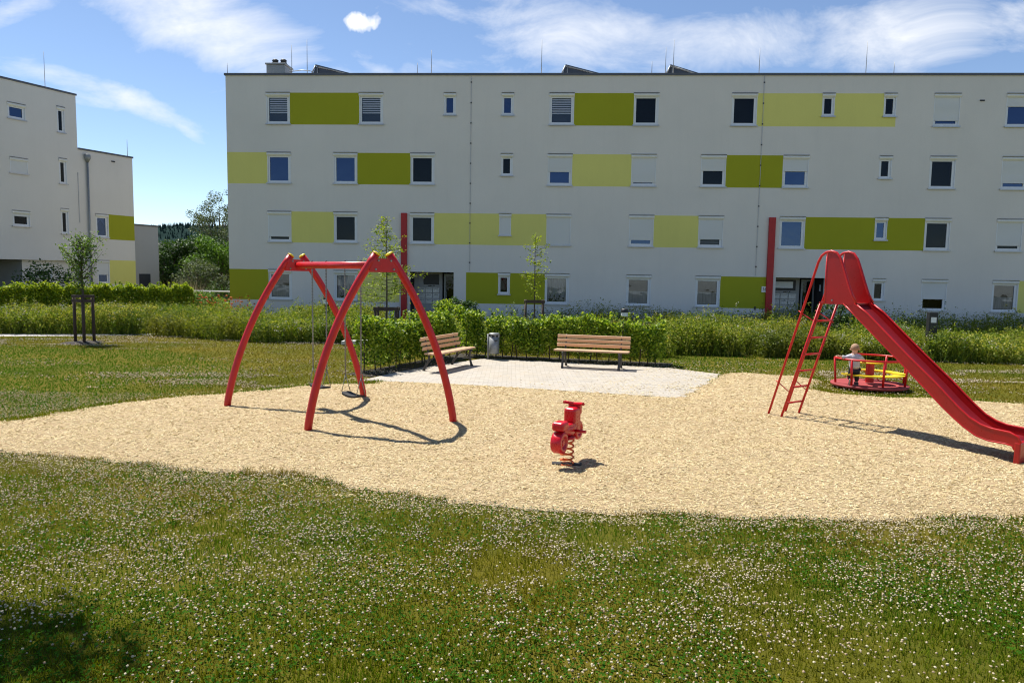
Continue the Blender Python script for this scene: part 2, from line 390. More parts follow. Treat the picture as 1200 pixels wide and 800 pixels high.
# ------------------------------------------------------------------ ground
def catmull(P, n=8, closed=True):
    P = [np.array(p[:2]) for p in P]; out = []; L = len(P)
    for i in range(L if closed else L-1):
        p0, p1, p2, p3 = P[(i-1) % L], P[i], P[(i+1) % L], P[(i+2) % L]
        for k in range(n):
            t = k/n
            out.append(.5*((2*p1)+(-p0+p2)*t+(2*p0-5*p1+4*p2-p3)*t*t+(-p0+3*p1-3*p2+p3)*t**3))
    return np.array(out)
def inpoly(P, poly):
    x, y = P[:, 0], P[:, 1]; inside = np.zeros(len(P), bool); j = len(poly)-1
    for i in range(len(poly)):
        xi, yi = poly[i]; xj, yj = poly[j]
        c = ((yi > y) != (yj > y)) & (x < (xj-xi)*(y-yi)/(yj-yi+1e-12)+xi)
        inside ^= c; j = i
    return inside
def sheet(name, poly, z, m, label=None):
    mb = MB(); mb.add([(p[0], p[1], z) for p in poly], [tuple(range(len(poly)))])
    import bmesh
    bm = bmesh.new(); vs = [bm.verts.new((p[0], p[1], z)) for p in poly]; f = bm.faces.new(vs)
    if f.normal.z < 0 or True: bm.normal_update()
    bmesh.ops.triangulate(bm, faces=bm.faces[:]); bm.normal_update()
    for f in bm.faces:
        if f.normal.z < 0: f.normal_flip()
    me = bpy.data.meshes.new(name); bm.to_mesh(me); bm.free(); me.materials.append(m)
    o = bpy.data.objects.new(name, me); COL.objects.link(o); tag(o, label, kind='structure'); return o

gr = MB(); S = 3000
xs = [-S, -60, -20, 20, 60, S]; ys = [-40, 0, 40, 120, S]
gv = [(x, y, 0) for y in ys for x in xs]
gf = [(j*6+i, j*6+i+1, (j+1)*6+i+1, (j+1)*6+i) for j in range(4) for i in range(5)]
gr.add(gv, gf); tag(gr.build('lawn', M['lawn']), 'green and olive clover lawn around the play area', kind='structure')

bottom = [(-140, 522), (0, 529), (120, 541), (250, 553), (330, 556), (400, 567), (480, 582), (560, 592), (660, 600), (800, 605), (1000, 609), (1200, 607), (1400, 604)]
right = [(1700, 560), (1700, 510), (1400, 487)]
top = [(1200, 474), (1110, 467), (1060, 466), (990, 462), (955, 456), (962, 446), (925, 441), (850, 437.5)]
pav_front = [(800, 452), (760, 452)]
topl = [(437, 449), (380, 451), (270, 461), (150, 471), (60, 486), (0, 494), (-140, 508)]
sp = [G(*p) for p in bottom+right+top]+[G(800, 455), G(600, 450), G(470, 445)]+[G(*p) for p in topl]
SAND = catmull(sp, 7)
jr = np.random.default_rng(3)
ph = np.arange(len(SAND))
SAND = SAND+(np.stack([np.sin(ph*1.7)+np.sin(ph*.63+1), np.sin(ph*1.1+2)+np.cos(ph*.41)], 1))*.035+jr.normal(0, .025, SAND.shape)
SAND_LATER = True
_pa, _pb = G(800, 467)[:2], G(845, 439)[:2]; _jj = [_pa+(_pb-_pa)*k/16+np.array([1, .3])*.12*math.sin(k*2.3+.5)*math.sin(k*.9) for k in range(1, 16)]
PAVE = np.array([G(424, 446)[:2], G(560, 452)[:2], _pa]+_jj+[_pb, G(784, 431.5)[:2], G(572, 421.5)[:2]+np.array([-.1, .2]), G(500, 432)[:2]+np.array([-.25, .1])])
o = sheet('paving', PAVE, .014, M['paving'], 'light grey block paving in front of the benches')
PATH = np.array([G(-60, 394.5)[:2], G(60, 394)[:2], G(180, 392.5)[:2], G(182, 390.8)[:2], G(60, 391)[:2], G(-60, 391)[:2]])
sheet('path', PATH, .006, M['path'], 'narrow gravel path along the wildflower strip')

def vn(P, s, seed):                                                # cheap smooth value noise 0..1
    r = np.random.default_rng(seed); g = r.uniform(0, 1, (64, 64)); q = P[:, :2]*s+100
    i = np.floor(q).astype(int); f = q-i; f = f*f*(3-2*f); a = lambda dx, dy: g[(i[:, 0]+dx) % 64, (i[:, 1]+dy) % 64]
    return (a(0,0)*(1-f[:,0])+a(1,0)*f[:,0])*(1-f[:,1])+(a(0,1)*(1-f[:,0])+a(1,1)*f[:,0])*f[:,1]
def edge_dist(P):
    out = np.full(len(P), 9.0); B = np.concatenate([SAND, PAVE[:1]+(PAVE[1:2]-PAVE[:1])*np.linspace(0, 1, 12)[:, None], PAVE[1:2]+(PAVE[2:3]-PAVE[1:2])*np.linspace(0, 1, 14)[:, None], PAVE[2:18]])
    for b_ in B: out = np.minimum(out, np.hypot(P[:, 0]-b_[0], P[:, 1]-b_[1]))
    return out
def relief(P, d=None):
    d = edge_dist(P) if d is None else d
    v = .034*vn(P, 2.7, 71)+.026*vn(P, 5.9, 72)+.03*vn(P, .8, 73)
    for cx, cy, r_, dp in ((.69, 8.6, .45, .9), (-3.2, 11.9, .55, .7), (-2.45, 11.1, .55, .8), (6.7, 8.4, .6, .8)):     # scuffed hollows
        v = v*(1-dp*np.exp(-((P[:, 0]-cx)**2+(P[:, 1]-cy)**2)/(r_*r_)))
    return .006+v*np.clip(d/.5, 0, 1)
from mathutils.geometry import delaunay_2d_cdt
gx, gy = np.meshgrid(np.arange(SAND[:, 0].min(), min(SAND[:, 0].max(), 17), .13), np.arange(SAND[:, 1].min(), SAND[:, 1].max(), .13))
GPt = np.column_stack([gx.ravel(), gy.ravel()])+np.random.default_rng(4).uniform(-.04, .04, (gx.size, 2)); GPt = GPt[inpoly(GPt, SAND)]; GPt = GPt[edge_dist(GPt) > .06]
vin = [Vector((float(a), float(b))) for a, b in SAND]+[Vector((float(a), float(b))) for a, b in GPt]; ns_ = len(SAND)
vo, eo, fo, *_r = delaunay_2d_cdt(vin, [(i, (i+1) % ns_) for i in range(ns_)], [], 0, 1e-5)
VA = np.array([(v.x, v.y) for v in vo]); TA = np.array([t for t in fo if len(t) == 3]); CT = VA[TA].mean(1)
TA = TA[inpoly(CT, SAND) & ~inpoly(CT, PAVE)]
a_ = VA[TA]; cr_ = (a_[:, 1, 0]-a_[:, 0, 0])*(a_[:, 2, 1]-a_[:, 0, 1])-(a_[:, 1, 1]-a_[:, 0, 1])*(a_[:, 2, 0]-a_[:, 0, 0]); TA[cr_ < 0] = TA[cr_ < 0][:, ::-1]
tag(mesh_np('sand_area', np.column_stack([VA, relief(VA)]), TA, M['sand'], smooth=True), 'pale yellow wood chip surface under the play equipment', kind='structure')

# ------------------------------------------------------------------ generators for vegetation
def unit(v): return v/(np.linalg.norm(v, axis=-1, keepdims=True)+1e-9)
def leaf_quads(P, size, r, flat=.0, aspect=.55, droop=0.0):
    """one rhombic leaf per point"""
    n = len(P); size = np.broadcast_to(size, (n,))*r.uniform(.7, 1.3, n)
    nrm = r.normal(size=(n, 3)); nrm[:, 2] = np.abs(nrm[:, 2])+flat; nrm = unit(nrm)
    a = r.normal(size=(n, 3)); a[:, 2] -= droop; a = unit(np.cross(nrm, np.cross(a, nrm))); b = np.cross(nrm, a)
    L = size[:, None]; Wd = L*aspect
    V = np.stack([P-a*L*.5, P+b*Wd*.5+a*L*.05, P+a*L*.5, P-b*Wd*.5+a*L*.05], 1)
    V[:, 1] += nrm*L*.08; V[:, 3] += nrm*L*.08
    return V.reshape(-1, 3), np.arange(n*4).reshape(n, 4)
def blades(P, h, w, r, lean=.35):
    n = len(P); h = h*r.uniform(.5, 1.4, n); yaw = r.uniform(0, 2*np.pi, n); dy = r.uniform(0, 2*np.pi, n)
    side = np.stack([np.cos(yaw), np.sin(yaw), 0*yaw], 1)*w/2
    ld = np.stack([np.cos(dy), np.sin(dy), 0*dy], 1)*(h*lean*r.uniform(.2, 2, n))[:, None]
    up = np.zeros((n, 3)); up[:, 2] = h
    V = np.stack([P-side, P+side, P+up*.6+ld*.45+side*.6, P+up+ld, P+up*.6+ld*.45-side*.6], 1)
    b = np.arange(n)[:, None]*5
    F = np.concatenate([b+np.array([[0, 1, 2, 4]]), b+np.array([[4, 2, 3, 3]])])
    return V.reshape(-1, 3), b
def blade_mesh(name, P, h, w, r, m, lean=.35):
    V, b = blades(P, h, w, r, lean)
    T = np.concatenate([b+[[0, 1, 2]], b+[[0, 2, 4]], b+[[4, 2, 3]]])
    return mesh_np(name, V, T, m)
def tri_blades(P, h, w, r, lean=.3):
    n = len(P); h = h*r.uniform(.5, 1.4, n); yaw = r.uniform(0, 2*np.pi, n)
    side = np.stack([np.cos(yaw), np.sin(yaw), 0*yaw], 1)*np.reshape(w, (-1, 1))/2 if not np.isscalar(w) else np.stack([np.cos(yaw), np.sin(yaw), 0*yaw], 1)*w/2
    t = r.normal(0, lean, (n, 3))*h[:, None]; t[:, 2] = h
    V = np.stack([P-side, P+side, P+t], 1)
    return V.reshape(-1, 3), np.arange(n*3).reshape(n, 3)

def lawn_points(n, d0, d1, r, power=2.0, margin=1.6):
    """points seen by a viewer near the camera, evenly spread in the picture: density ~ 1/D^power"""
    u = r.uniform(0, 1, n)
    # width grows with D, so pdf(D) ~ D * D^-power
    k = 2-power
    D = (d0**k+(d1**k-d0**k)*u)**(1/k) if abs(k) > 1e-6 else d0*(d1/d0)**u
    x = r.uniform(-1, 1, n)*(D*.735+margin)
    return np.stack([x, D, 0*D], 1)
def keep_lawn(P, shrink=0):
    m = inpoly(P, SAND) | inpoly(P, PAVE) | inpoly(P, PATH)
    return P[~m]
ra = np.random.default_rng(11)
def vn(P, s, seed):                                                # cheap smooth value noise 0..1
    r = np.random.default_rng(seed); g = r.uniform(0, 1, (64, 64)); q = P[:, :2]*s+100
    i = np.floor(q).astype(int); f = q-i; f = f*f*(3-2*f); a = lambda dx, dy: g[(i[:, 0]+dx) % 64, (i[:, 1]+dy) % 64]
    return (a(0,0)*(1-f[:,0])+a(1,0)*f[:,0])*(1-f[:,1])+(a(0,1)*(1-f[:,0])+a(1,1)*f[:,0])*f[:,1]

P = keep_lawn(lawn_points(300000, 3.2, 11, ra, 1.6))
P = P[ra.uniform(0, 1, len(P)) < .30+.9*vn(P, 1.3, 1)*vn(P, 5.0, 41)**.5]
h = .036*(.5+.7*vn(P, .9, 2)+.5*vn(P, 6.0, 42))
_b = SAND[:7*13]; _ed = np.full(len(P), 9.0)
for q_ in _b: _ed = np.minimum(_ed, np.hypot(P[:, 0]-q_[0], P[:, 1]-q_[1]))
mk = (_ed < .15+1.1*vn(P*np.array([.5, 1, 1]), 1.0, 51)*(vn(P, .6, 52) > .35)) & (ra.uniform(0, 1, len(P)) < .85) | ((P[:, 0] > .8) & (P[:, 1] < 6.0) & (vn(P*np.array([.6, 1, 1]), .9, 53) > .52) & (ra.uniform(0, 1, len(P)) < .7))
mk2 = mk & (_ed < .5) & (ra.uniform(0, 1, len(P)) < .45)           # thin, trodden grass at the edge
for sel, mm, lb in ((mk & ~mk2, M['grass_dry'], 'dry straw-coloured grass near the edge of the chips and at the front'), (~mk, M['grass'], 'short mixed green lawn grass in the foreground')):
    o = blade_mesh('grass', P[sel], h[sel]*(.75 if mm is M['grass_dry'] else 1), .0062, ra, mm); tag(o, lb, 'grass', kind='stuff')
P = keep_lawn(lawn_points(200000, 10.5, 34, ra, 1.6))
GP = catmull([G(*q) for q in ((-160, 402), (60, 408), (200, 412), (285, 430), (240, 452), (150, 470), (40, 492), (-160, 520))], 4)
mk = inpoly(P+ra.normal(0, .35, P.shape), GP) | inpoly(P+ra.normal(0, .4, P.shape), catmull([G(*q) for q in ((770, 414), (985, 420), (985, 430), (850, 437), (780, 430))], 4))
for sel, mm, lb in ((mk, M['grass_green'], 'greener patches of lawn behind the play area'), (~mk, M['grass_dry'], 'short dry olive lawn behind the play area')):
    V, F = tri_blades(P[sel], .035+.0*P[sel][:, 0], .009+.0006*P[sel][:, 1], ra); o = mesh_np('grass', V, F, mm); tag(o, lb, 'grass', kind='stuff')
P = keep_lawn(lawn_points(60000, 3.2, 9, ra, 1.6)); P = P[vn(P, 1.1, 5) > .35]
P[:, 2] = ra.uniform(.02, .05, len(P))
V, F = leaf_quads(P, .022, ra, 1.2, .8); o = mesh_np('clover_leaves', V, F, M['clover_leaf']); tag(o, 'small round clover leaves among the grass', 'clover', kind='stuff')

# clover flower heads
t_ = (1+5**.5)/2
ico = unit(np.array([(-1,t_,0),(1,t_,0),(-1,-t_,0),(1,-t_,0),(0,-1,t_),(0,1,t_),(0,-1,-t_),(0,1,-t_),(t_,0,-1),(t_,0,1),(-t_,0,-1),(-t_,0,1)], float))
icof = np.array([(0,11,5),(0,5,1),(0,1,7),(0,7,10),(0,10,11),(1,5,9),(5,11,4),(11,10,2),(10,7,6),(7,1,8),(3,9,4),(3,4,2),(3,2,6),(3,6,8),(3,8,9),(4,9,5),(2,4,11),(6,2,10),(8,6,7),(9,8,1)])
def balls(P, rad, r):
    n = len(P); V = ico[None]*(1+r.normal(0, .16, (n, 12, 1)))*(rad*r.uniform(.65, 1.25, n))[:, None, None]*np.array([1, 1, .8])+P[:, None]
    F = icof[None]+np.arange(n)[:, None, None]*12
    return V.reshape(-1, 3), F.reshape(-1, 3)
P = keep_lawn(lawn_points(125000, 3.3, 13, ra, 1.35))
dn = .25*vn(P, .8, 8)+.45*vn(P, 2.6, 9)+.3*vn(P, 6.0, 10)
band = np.clip((P[:, 1]-3.9)/2.0+.12*np.sin(P[:, 0]*1.3), .16, 1.1)
P = P[ra.uniform(0, 1, len(P)) < np.clip((dn-.30)*3.6, .10, 1)*band]
P[:, 2] = ra.uniform(.03, .065, len(P))
V, F = balls(P, .0074, ra)
Pf = keep_lawn(lawn_points(26000, 12, 33, ra, 1.2)); Pf = Pf[(vn(Pf*np.array([.35, 1, 1]), 1.2, 12)*.7+.3*vn(Pf, 4., 14) > .55)]
Pb = np.array([G(a_, b_) for a_, b_ in zip(np.concatenate([ra.uniform(-40, 440, 9000), ra.uniform(100, 480, 3500), ra.uniform(960, 1250, 4000)]), np.concatenate([ra.uniform(394.5, 410, 9000), ra.uniform(436, 456, 3500), ra.uniform(432, 450, 4000)]))]); Pb = keep_lawn(Pb); Pb = Pb[np.hypot(Pb[:, 0]-7.67, Pb[:, 1]-15.3) > 1.5]; Pb = Pb[vn(Pb*np.array([.3, 1.2, 1]), 1.6, 61) > .52]; Pf = np.concatenate([Pf, Pb])
Pf[:, 2] = .035; V2, F2 = balls(Pf, .0135, ra)
o = mesh_np('clover_flowers', np.concatenate([V, V2]), np.concatenate([F, F2+len(V)]), M['clover_flower'])
tag(o, 'white clover flower heads scattered over the lawn', 'clover flowers', kind='stuff')

# loose wood chips on the play surface
P = lawn_points(330000, 6.5, 21, ra, 1.9, 1.0); _cc = PAVE.mean(0); _e = (P[:, :2]-PAVE[2])@unit(np.array([(_pb-_pa)[1], -(_pb-_pa)[0]])); P = P[(inpoly(P, SAND) | inpoly(P, PAVE) | ((edge_dist(P) < .35) & (ra.uniform(0, 1, len(P)) < .30))) & (~inpoly(P, PAVE) | (ra.uniform(0, 1, len(P)) < np.exp(-np.abs(_e)*.9)*1.3*vn(P, 2, 44)))]
n = len(P); L = ra.uniform(.014, .042, n)*(.6+.05*P[:, 1]); Wd = ra.uniform(.004, .008, n)*(.6+.05*P[:, 1]); yaw = ra.normal(.0, .9, n)
a = np.stack([np.cos(yaw), np.sin(yaw), ra.normal(0, .22, n)], 1); b_ = np.stack([-np.sin(yaw), np.cos(yaw), ra.normal(0, .4, n)], 1)
V = np.stack([P-a*L[:, None]/2-b_*Wd[:, None]/2, P+a*L[:, None]/2-b_*Wd[:, None]/2, P+a*L[:, None]/2+b_*Wd[:, None]/2, P-a*L[:, None]/2+b_*Wd[:, None]/2], 1).reshape(-1, 3)
zz_ = relief(V); V[:, 2] += zz_+np.repeat(ra.uniform(.001, .010, n), 4); ip = np.repeat(inpoly(P, PAVE), 4); V[ip, 2] += .013-zz_[ip]; il = np.repeat(~inpoly(P, SAND) & ~inpoly(P, PAVE), 4); V[il, 2] += .012-zz_[il]
o = mesh_np('wood_chips', V, np.arange(n*4).reshape(n, 4), M['chips']); tag(o, 'loose pale wood chips covering the play surface', 'wood chips', kind='stuff')
# tufts along the near edge of the sand
e = SAND[:7*13]; idx = ra.integers(0, len(e)-1, 9000); q = e[idx]+(e[idx+1]-e[idx])*ra.uniform(0, 1, (9000, 1))
q = q+ra.normal(0, .07, q.shape)+np.array([0, -.03]); P = np.column_stack([q, np.zeros(len(q))]); P = P[vn(P, 1.5, 21) > .38]
o = blade_mesh('grass', P, .042*(.4+vn(P, 1.7, 22)), .007, ra, M['grass_dry'], .6); tag(o, 'ragged grass tufts along the near edge of the chips', 'grass', kind='stuff')
idx = ra.integers(7*16, len(SAND)-1, 6000); q = SAND[idx]+(SAND[idx+1]-SAND[idx])*ra.uniform(0, 1, (6000, 1))+ra.normal(0, .1, (6000, 2))
P = np.column_stack([q, np.zeros(len(q))]); P = P[~inpoly(P, PAVE)]
o = blade_mesh('grass', P, .06+0*P[:, 0], .014, ra, M['grass'], .5); tag(o, 'ragged grass fringe along the far edge of the chips', 'grass', kind='stuff')

# ------------------------------------------------------------------ buildings
class Wall:
    """A facade in its own (u, z) plane, local y = depth behind it. Openings get reveals and a dark room behind."""
    def __init__(s, u0, u1, z0, z1): s.r = (u0, u1, z0, z1); s.op = []; s.pan = []
    def opening(s, u0, u1, z0, z1, depth=.45): s.op.append((u0, u1, z0, z1, depth))
    def panel(s, u0, u1, z0, z1, mi): s.pan.append((u0, u1, z0, z1, mi))
    def mesh(s, mb, y=0.0, room_mi=3, reveal_mi=0):
        u0, u1, z0, z1 = s.r
        U = sorted({round(v, 4) for v in [u0, u1]+[q for o in s.op+s.pan for q in o[:2]] if u0 <= v <= u1})
        Z = sorted({round(v, 4) for v in [z0, z1]+[q for o in s.op+s.pan for q in o[2:4]] if z0 <= v <= z1})
        for i in range(len(U)-1):
            for j in range(len(Z)-1):
                cu, cz = (U[i]+U[i+1])/2, (Z[j]+Z[j+1])/2
                if any(o[0] < cu < o[1] and o[2] < cz < o[3] for o in s.op): continue
                mi = 0
                for p in s.pan:
                    if p[0] < cu < p[1] and p[2] < cz < p[3]: mi = p[4]
                mb.add([(U[i], y, Z[j]), (U[i+1], y, Z[j]), (U[i+1], y, Z[j+1]), (U[i], y, Z[j+1])], [(0, 1, 2, 3)], mi)
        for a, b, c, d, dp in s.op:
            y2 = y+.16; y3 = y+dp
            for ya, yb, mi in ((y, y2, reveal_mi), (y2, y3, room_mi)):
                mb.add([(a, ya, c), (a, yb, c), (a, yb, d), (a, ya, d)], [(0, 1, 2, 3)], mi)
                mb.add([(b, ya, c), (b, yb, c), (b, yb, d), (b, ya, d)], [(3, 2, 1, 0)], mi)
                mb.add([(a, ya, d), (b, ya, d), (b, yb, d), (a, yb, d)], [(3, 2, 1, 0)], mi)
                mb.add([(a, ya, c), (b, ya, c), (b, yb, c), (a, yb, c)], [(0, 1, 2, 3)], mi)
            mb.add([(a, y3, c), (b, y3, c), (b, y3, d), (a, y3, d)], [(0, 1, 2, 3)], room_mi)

def make_window(root, u0, u1, zt, zb, kind='dark', cover=0.0, y=0.0, curtain=None, wall=None):
    """u0..u1 the outer width, zt top of the shutter housing, zb underside of the sill"""
    small = (u1-u0) < .7
    sb = .17; oz0 = zb+.07; oz1 = zt-.002; a, b = u0+.015, u1-.015
    wall.opening(a, b, oz0, oz1)
    yf = y+.045; fw = .085 if not small else .075
    top = oz1-sb
    f = MB()                                                       # frame, set back in the opening
    gap = .06 if kind != 'none' else 0
    f.box((a+.002, yf, oz0), (a+fw+.03, yf+.07, top)); f.box((b-fw-.06, yf, oz0), (b-.002, yf+.07, top))
    f.box((a+fw+.03, yf, oz0), (b-fw-.06, yf+.07, oz0+fw+.02)); f.box((a+fw+.03, yf, top-.06), (b-fw-.06, yf+.07, top))
    f.box((a+.002, y-.005, oz0), (a+.032, yf, top)); f.box((b-.032, y-.005, oz0), (b-.002, yf, top))   # shutter guide rails
    fr = f.build('window', M['white_frame'], root)
    ia, ib, iz0, iz1 = a+fw+.03, b-fw-.06, oz0+fw+.02, top-.06
    MB().add([(ia, yf+.035, iz0), (ib, yf+.035, iz0), (ib, yf+.035, iz1), (ia, yf+.035, iz1)], [(0, 1, 2, 3)]).build('pane', M['glass_clear' if curtain == 'blinds' else {'blue': 'glass_sky_tint', 'clear': 'glass_clear'}.get(kind, 'glass')], fr)
    h = MB(); seg = 8                                              # rounded shutter housing
    pr = [(y+.06, oz1), (y-.01, oz1)]+[(y-.01-.045*math.sin(math.pi*k/seg), oz1-.01-(sb-.02)*k/seg) for k in range(seg+1)]+[(y-.01, oz1-sb), (y+.06, oz1-sb)]
    vs = [(u, p[0], p[1]) for u in (u0, u1) for p in pr]; n = len(pr)
    fs = [(k, (k+1) % n, n+(k+1) % n, n+k) for k in range(n)]; h.add(vs, fs, 0); h.add([vs[k] for k in range(n)], [tuple(range(n))]); h.add([vs[n+k] for k in range(n)], [tuple(range(n))[::-1]])
    hs_ = h.build('shutter_housing', M['shutter_box'], fr); MB().box((u0, y-.058, zt), (u1, y-.003, zt+.018)).build('housing_top_strip', M['cap'], hs_)  # thin dark strip along the top of the housing
    s = MB(); s.box((u0-.03, y-.07, zb+.035), (u1+.03, y+.045, zb+.066)); s.box((u0-.03, y-.07, zb+.005), (u1+.03, y-.062, zb+.035)); s.build('sill', M['sill'], fr)
    if cover > 0:
        H_ = (top-oz0)*cover
        MB().box((a+.034, y+.014, top-H_), (b-.034, y+.028, top-.001)).box((a+.034, y+.008, top-H_-.03), (b-.034, y+.034, top-H_)).build('roller_shutter', M['shutter'], fr)
    w = ib-ia; hh = iz1-iz0
    if curtain == 'blinds' or curtain == 'blinds_low':
        bl = MB(); k0 = iz1; n_ = 9; zz = iz1-.03
        lim = iz1-hh*.62 if curtain == 'blinds' else iz0+.02
        while zz > lim: bl.box((ia+.01, yf+.09, zz-.055), (ib-.01, yf+.095, zz)); zz -= .105
        bl.build('blind', M['blind'], fr)
    elif curtain == 'net':
        c = MB(); nn = 40
        vs = [(ia+w*k/nn, yf+.13+.02*math.sin(k*1.9), z) for z in (iz0, iz1) for k in range(nn+1)]
        c.add(vs, [(k, k+1, nn+2+k, nn+1+k) for k in range(nn)], 0, True); c.build('curtain', M['curtain'], fr)
        p = MB(); r = np.random.default_rng(int(u0*10)+99)
        P = np.column_stack([r.uniform(ia+.1, ib-.1, 60), np.full(60, yf+.10), iz0+np.abs(r.normal(0, .16, 60))])
        V, F = leaf_quads(P, .10, r); mesh_np('pot_plant', V, F, M['pot_plant'], fr)
    elif curtain == 'half':
        MB().box((ia, yf+.09, iz0+.02), (ib, yf+.10, iz0+hh*.52)).build('curtain', M['curtain'], fr)
        MB().box((ia, yf+.09, iz0+hh*.54), (ib, yf+.10, iz1)).build('blind', M['plum'], fr)
    elif curtain == 'sides':
        c = MB()
        c.add([(ia, yf+.1, iz1), (ib, yf+.1, iz1), (ib, yf+.1, iz0+hh*.55), (ib-w*.3, yf+.1, iz1-hh*.22), (ia+w*.5, yf+.1, iz1-hh*.12), (ia+w*.3, yf+.1, iz1-hh*.22), (ia, yf+.1, iz0+hh*.55)], [(0, 1, 2, 3, 4, 5, 6)])
        c.build('curtain', M['curtain'], fr)
    return fr

PSI, FD = 0.0564, 35.264
def FU(px, py):
    r = ray(px, py); t = FD/(r[1]+r[0]*math.tan(PSI)); return r[0]*t/math.cos(PSI), H+r[2]*t
U = lambda px, py: FU(px, py)[0]
RF = lambda px, py, back: (FU(px, py)[0]*(FD+back)/FD, H+(FU(px, py)[1]-H)*(FD+back)/FD)
bld = empty('apartment_building', (0, FD, 0), -PSI)
tag(bld, 'long white four-storey block of flats with olive and lime panels behind the playground', 'apartment building')
TOPZ = [10.93, 8.09, 5.24, 2.39]; WH, SH = 1.53, 1.09; RY = [128, 201, 268, 342]; RH = 11.77
wall = Wall(-14.17, 27.0, -.4, RH)
# (left px, right px, kind, shutter cover, curtain)
rows = [
 [(312.3,339.5,'blue',0,'blinds'),(421.5,448.5,'blue',0,'blinds'),(520.5,534,'blue',0,0),(588.5,601.5,'blue',0,0),(644.5,672.3,'blue',0,'blinds'),(743,771.6,'dark',0,0),(858,886.8,'open',0,0),
  (963.6,977.7,'dark',0,0),(1035.8,1050,'dark',0,0),(1094,1125.5,'blue',.80,0),(1179,1210,'blue',.30,'sides')],
 [(313.5,340.6,'blue',0,0),(391.3,418.5,'blue',0,0),(481.5,508.8,'dark',0,0),(587.5,600.2,'dark',0,0),(641.8,670.4,'blue',.50,0),(740,768.5,'blue',.86,0),(821.5,850.4,'plum',.42,0),(917,948,'blue',.42,0),
  (1030,1044.8,'dark',0,0),(1088.5,1120.5,'dark',0,0),(1173.2,1205,'blue',.78,0)],
 [(314.6,341.3,'dark',.80,0),(391.5,418.7,'dark',0,0),(481.2,508.3,'dark',0,0),(585.3,598.4,'dark',.97,0),(640.6,668.5,'dark',1.0,0),(737.3,766,'blue',.76,0),(818.4,847.5,'dark',.70,'blinds_low'),
  (913.2,943.5,'blue',0,0),(1025.3,1039.3,'blue',0,0),(1083.3,1114.3,'dark',0,0),(1167.3,1199.2,'dark',.80,0)],
 [(315.2,342,'clear',0,'half'),(392,418.7,'clear',0,'net'),(584,597,'dark',0,0),(638.5,666.5,'clear',0,'net'),(734.2,762.2,'clear',0,'half'),(814.8,843.6,'clear',0,'half'),
  (1022.5,1036.3,'dark',0,0),(1079,1110,'dark',.56,0),(1161.8,1193.5,'clear',0,'half')]]
for k, row in enumerate(rows):
    for a, b_, kind, cov, cur in row:
        u0, u1 = U(a, RY[k]), U(b_, RY[k]); sm = (b_-a) < 20
        cx = (u0+u1)/2; w_ = .60 if sm else 1.20
        u0, u1 = cx-w_/2, cx+w_/2
        zt = TOPZ[k]; zb = zt-(SH if sm else WH)
        make_window(bld, u0, u1, zt, zb, {'plum': 'dark', 'open': 'dark'}.get(kind, kind), cov, 0.0, cur or None, wall)
        for p_ in (0,):
            pass
winrect = {}
def pan(k, a, b_, mi, snap=True):
    u0, u1 = U(a, RY[k]), U(b_, RY[k]); wall.panel(u0, u1, TOPZ[k]-WH+.02, TOPZ[k]+.0, mi)
pan(0, 339.6, 421.5, 1); pan(0, 672.4, 743, 1); pan(0, 886.8, 1050.2, 2)
pan(1, 264, 313.6, 2); pan(1, 418.4, 481.6, 1); pan(1, 670.4, 740, 2); pan(1, 850.4, 917, 1)
pan(2, 341.3, 391.6, 2); pan(2, 508.2, 640.6, 2); pan(2, 766, 818.5, 2); pan(2, 943.4, 1083.5, 1)
pan(3, 264, 315.4, 1); pan(3, 418.7, 468, 2); pan(3, 546, 638.6, 1); pan(3, 843.5, 897.5, 1); pan(3, 1193.4, 1290, 2)
# entrances
E1 = (U(480, 345), U(531.5, 345)); E2 = (U(908, 350), U(965.5, 350))
for e0, e1 in (E1, E2): wall.opening(e0, e1, .0, 2.38, 1.5)
mb = MB(); wall.mesh(mb)
u0, u1, z0, z1 = wall.r
mb.add([(u0, 0, z0), (u0, 12, z0), (u0, 12, z1), (u0, 0, z1)], [(0, 3, 2, 1)]); mb.add([(u1, 0, z0), (u1, 12, z0), (u1, 12, z1), (u1, 0, z1)], [(0, 1, 2, 3)])
mb.add([(u0, 12, z0), (u1, 12, z0), (u1, 12, z1), (u0, 12, z1)], [(3, 2, 1, 0)]); mb.add([(u0, 0, z1), (u1, 0, z1), (u1, 12, z1), (u0, 12, z1)], [(0, 1, 2, 3)])
mb.build('wall', [M['plaster'], M['olive'], M['lime'], M['dark_room']], bld)
MB().box((u0-.05, -.06, RH-.03), (u1+.05, .25, RH+.07)).box((u0-.05, .25, RH-.03), (u0+.25, 12.05, RH+.07)).box((u0-.05, 12.05, RH-.03), (u1+.05, 12.3, RH+.07)).build('roof_edge', M['cap'], bld)
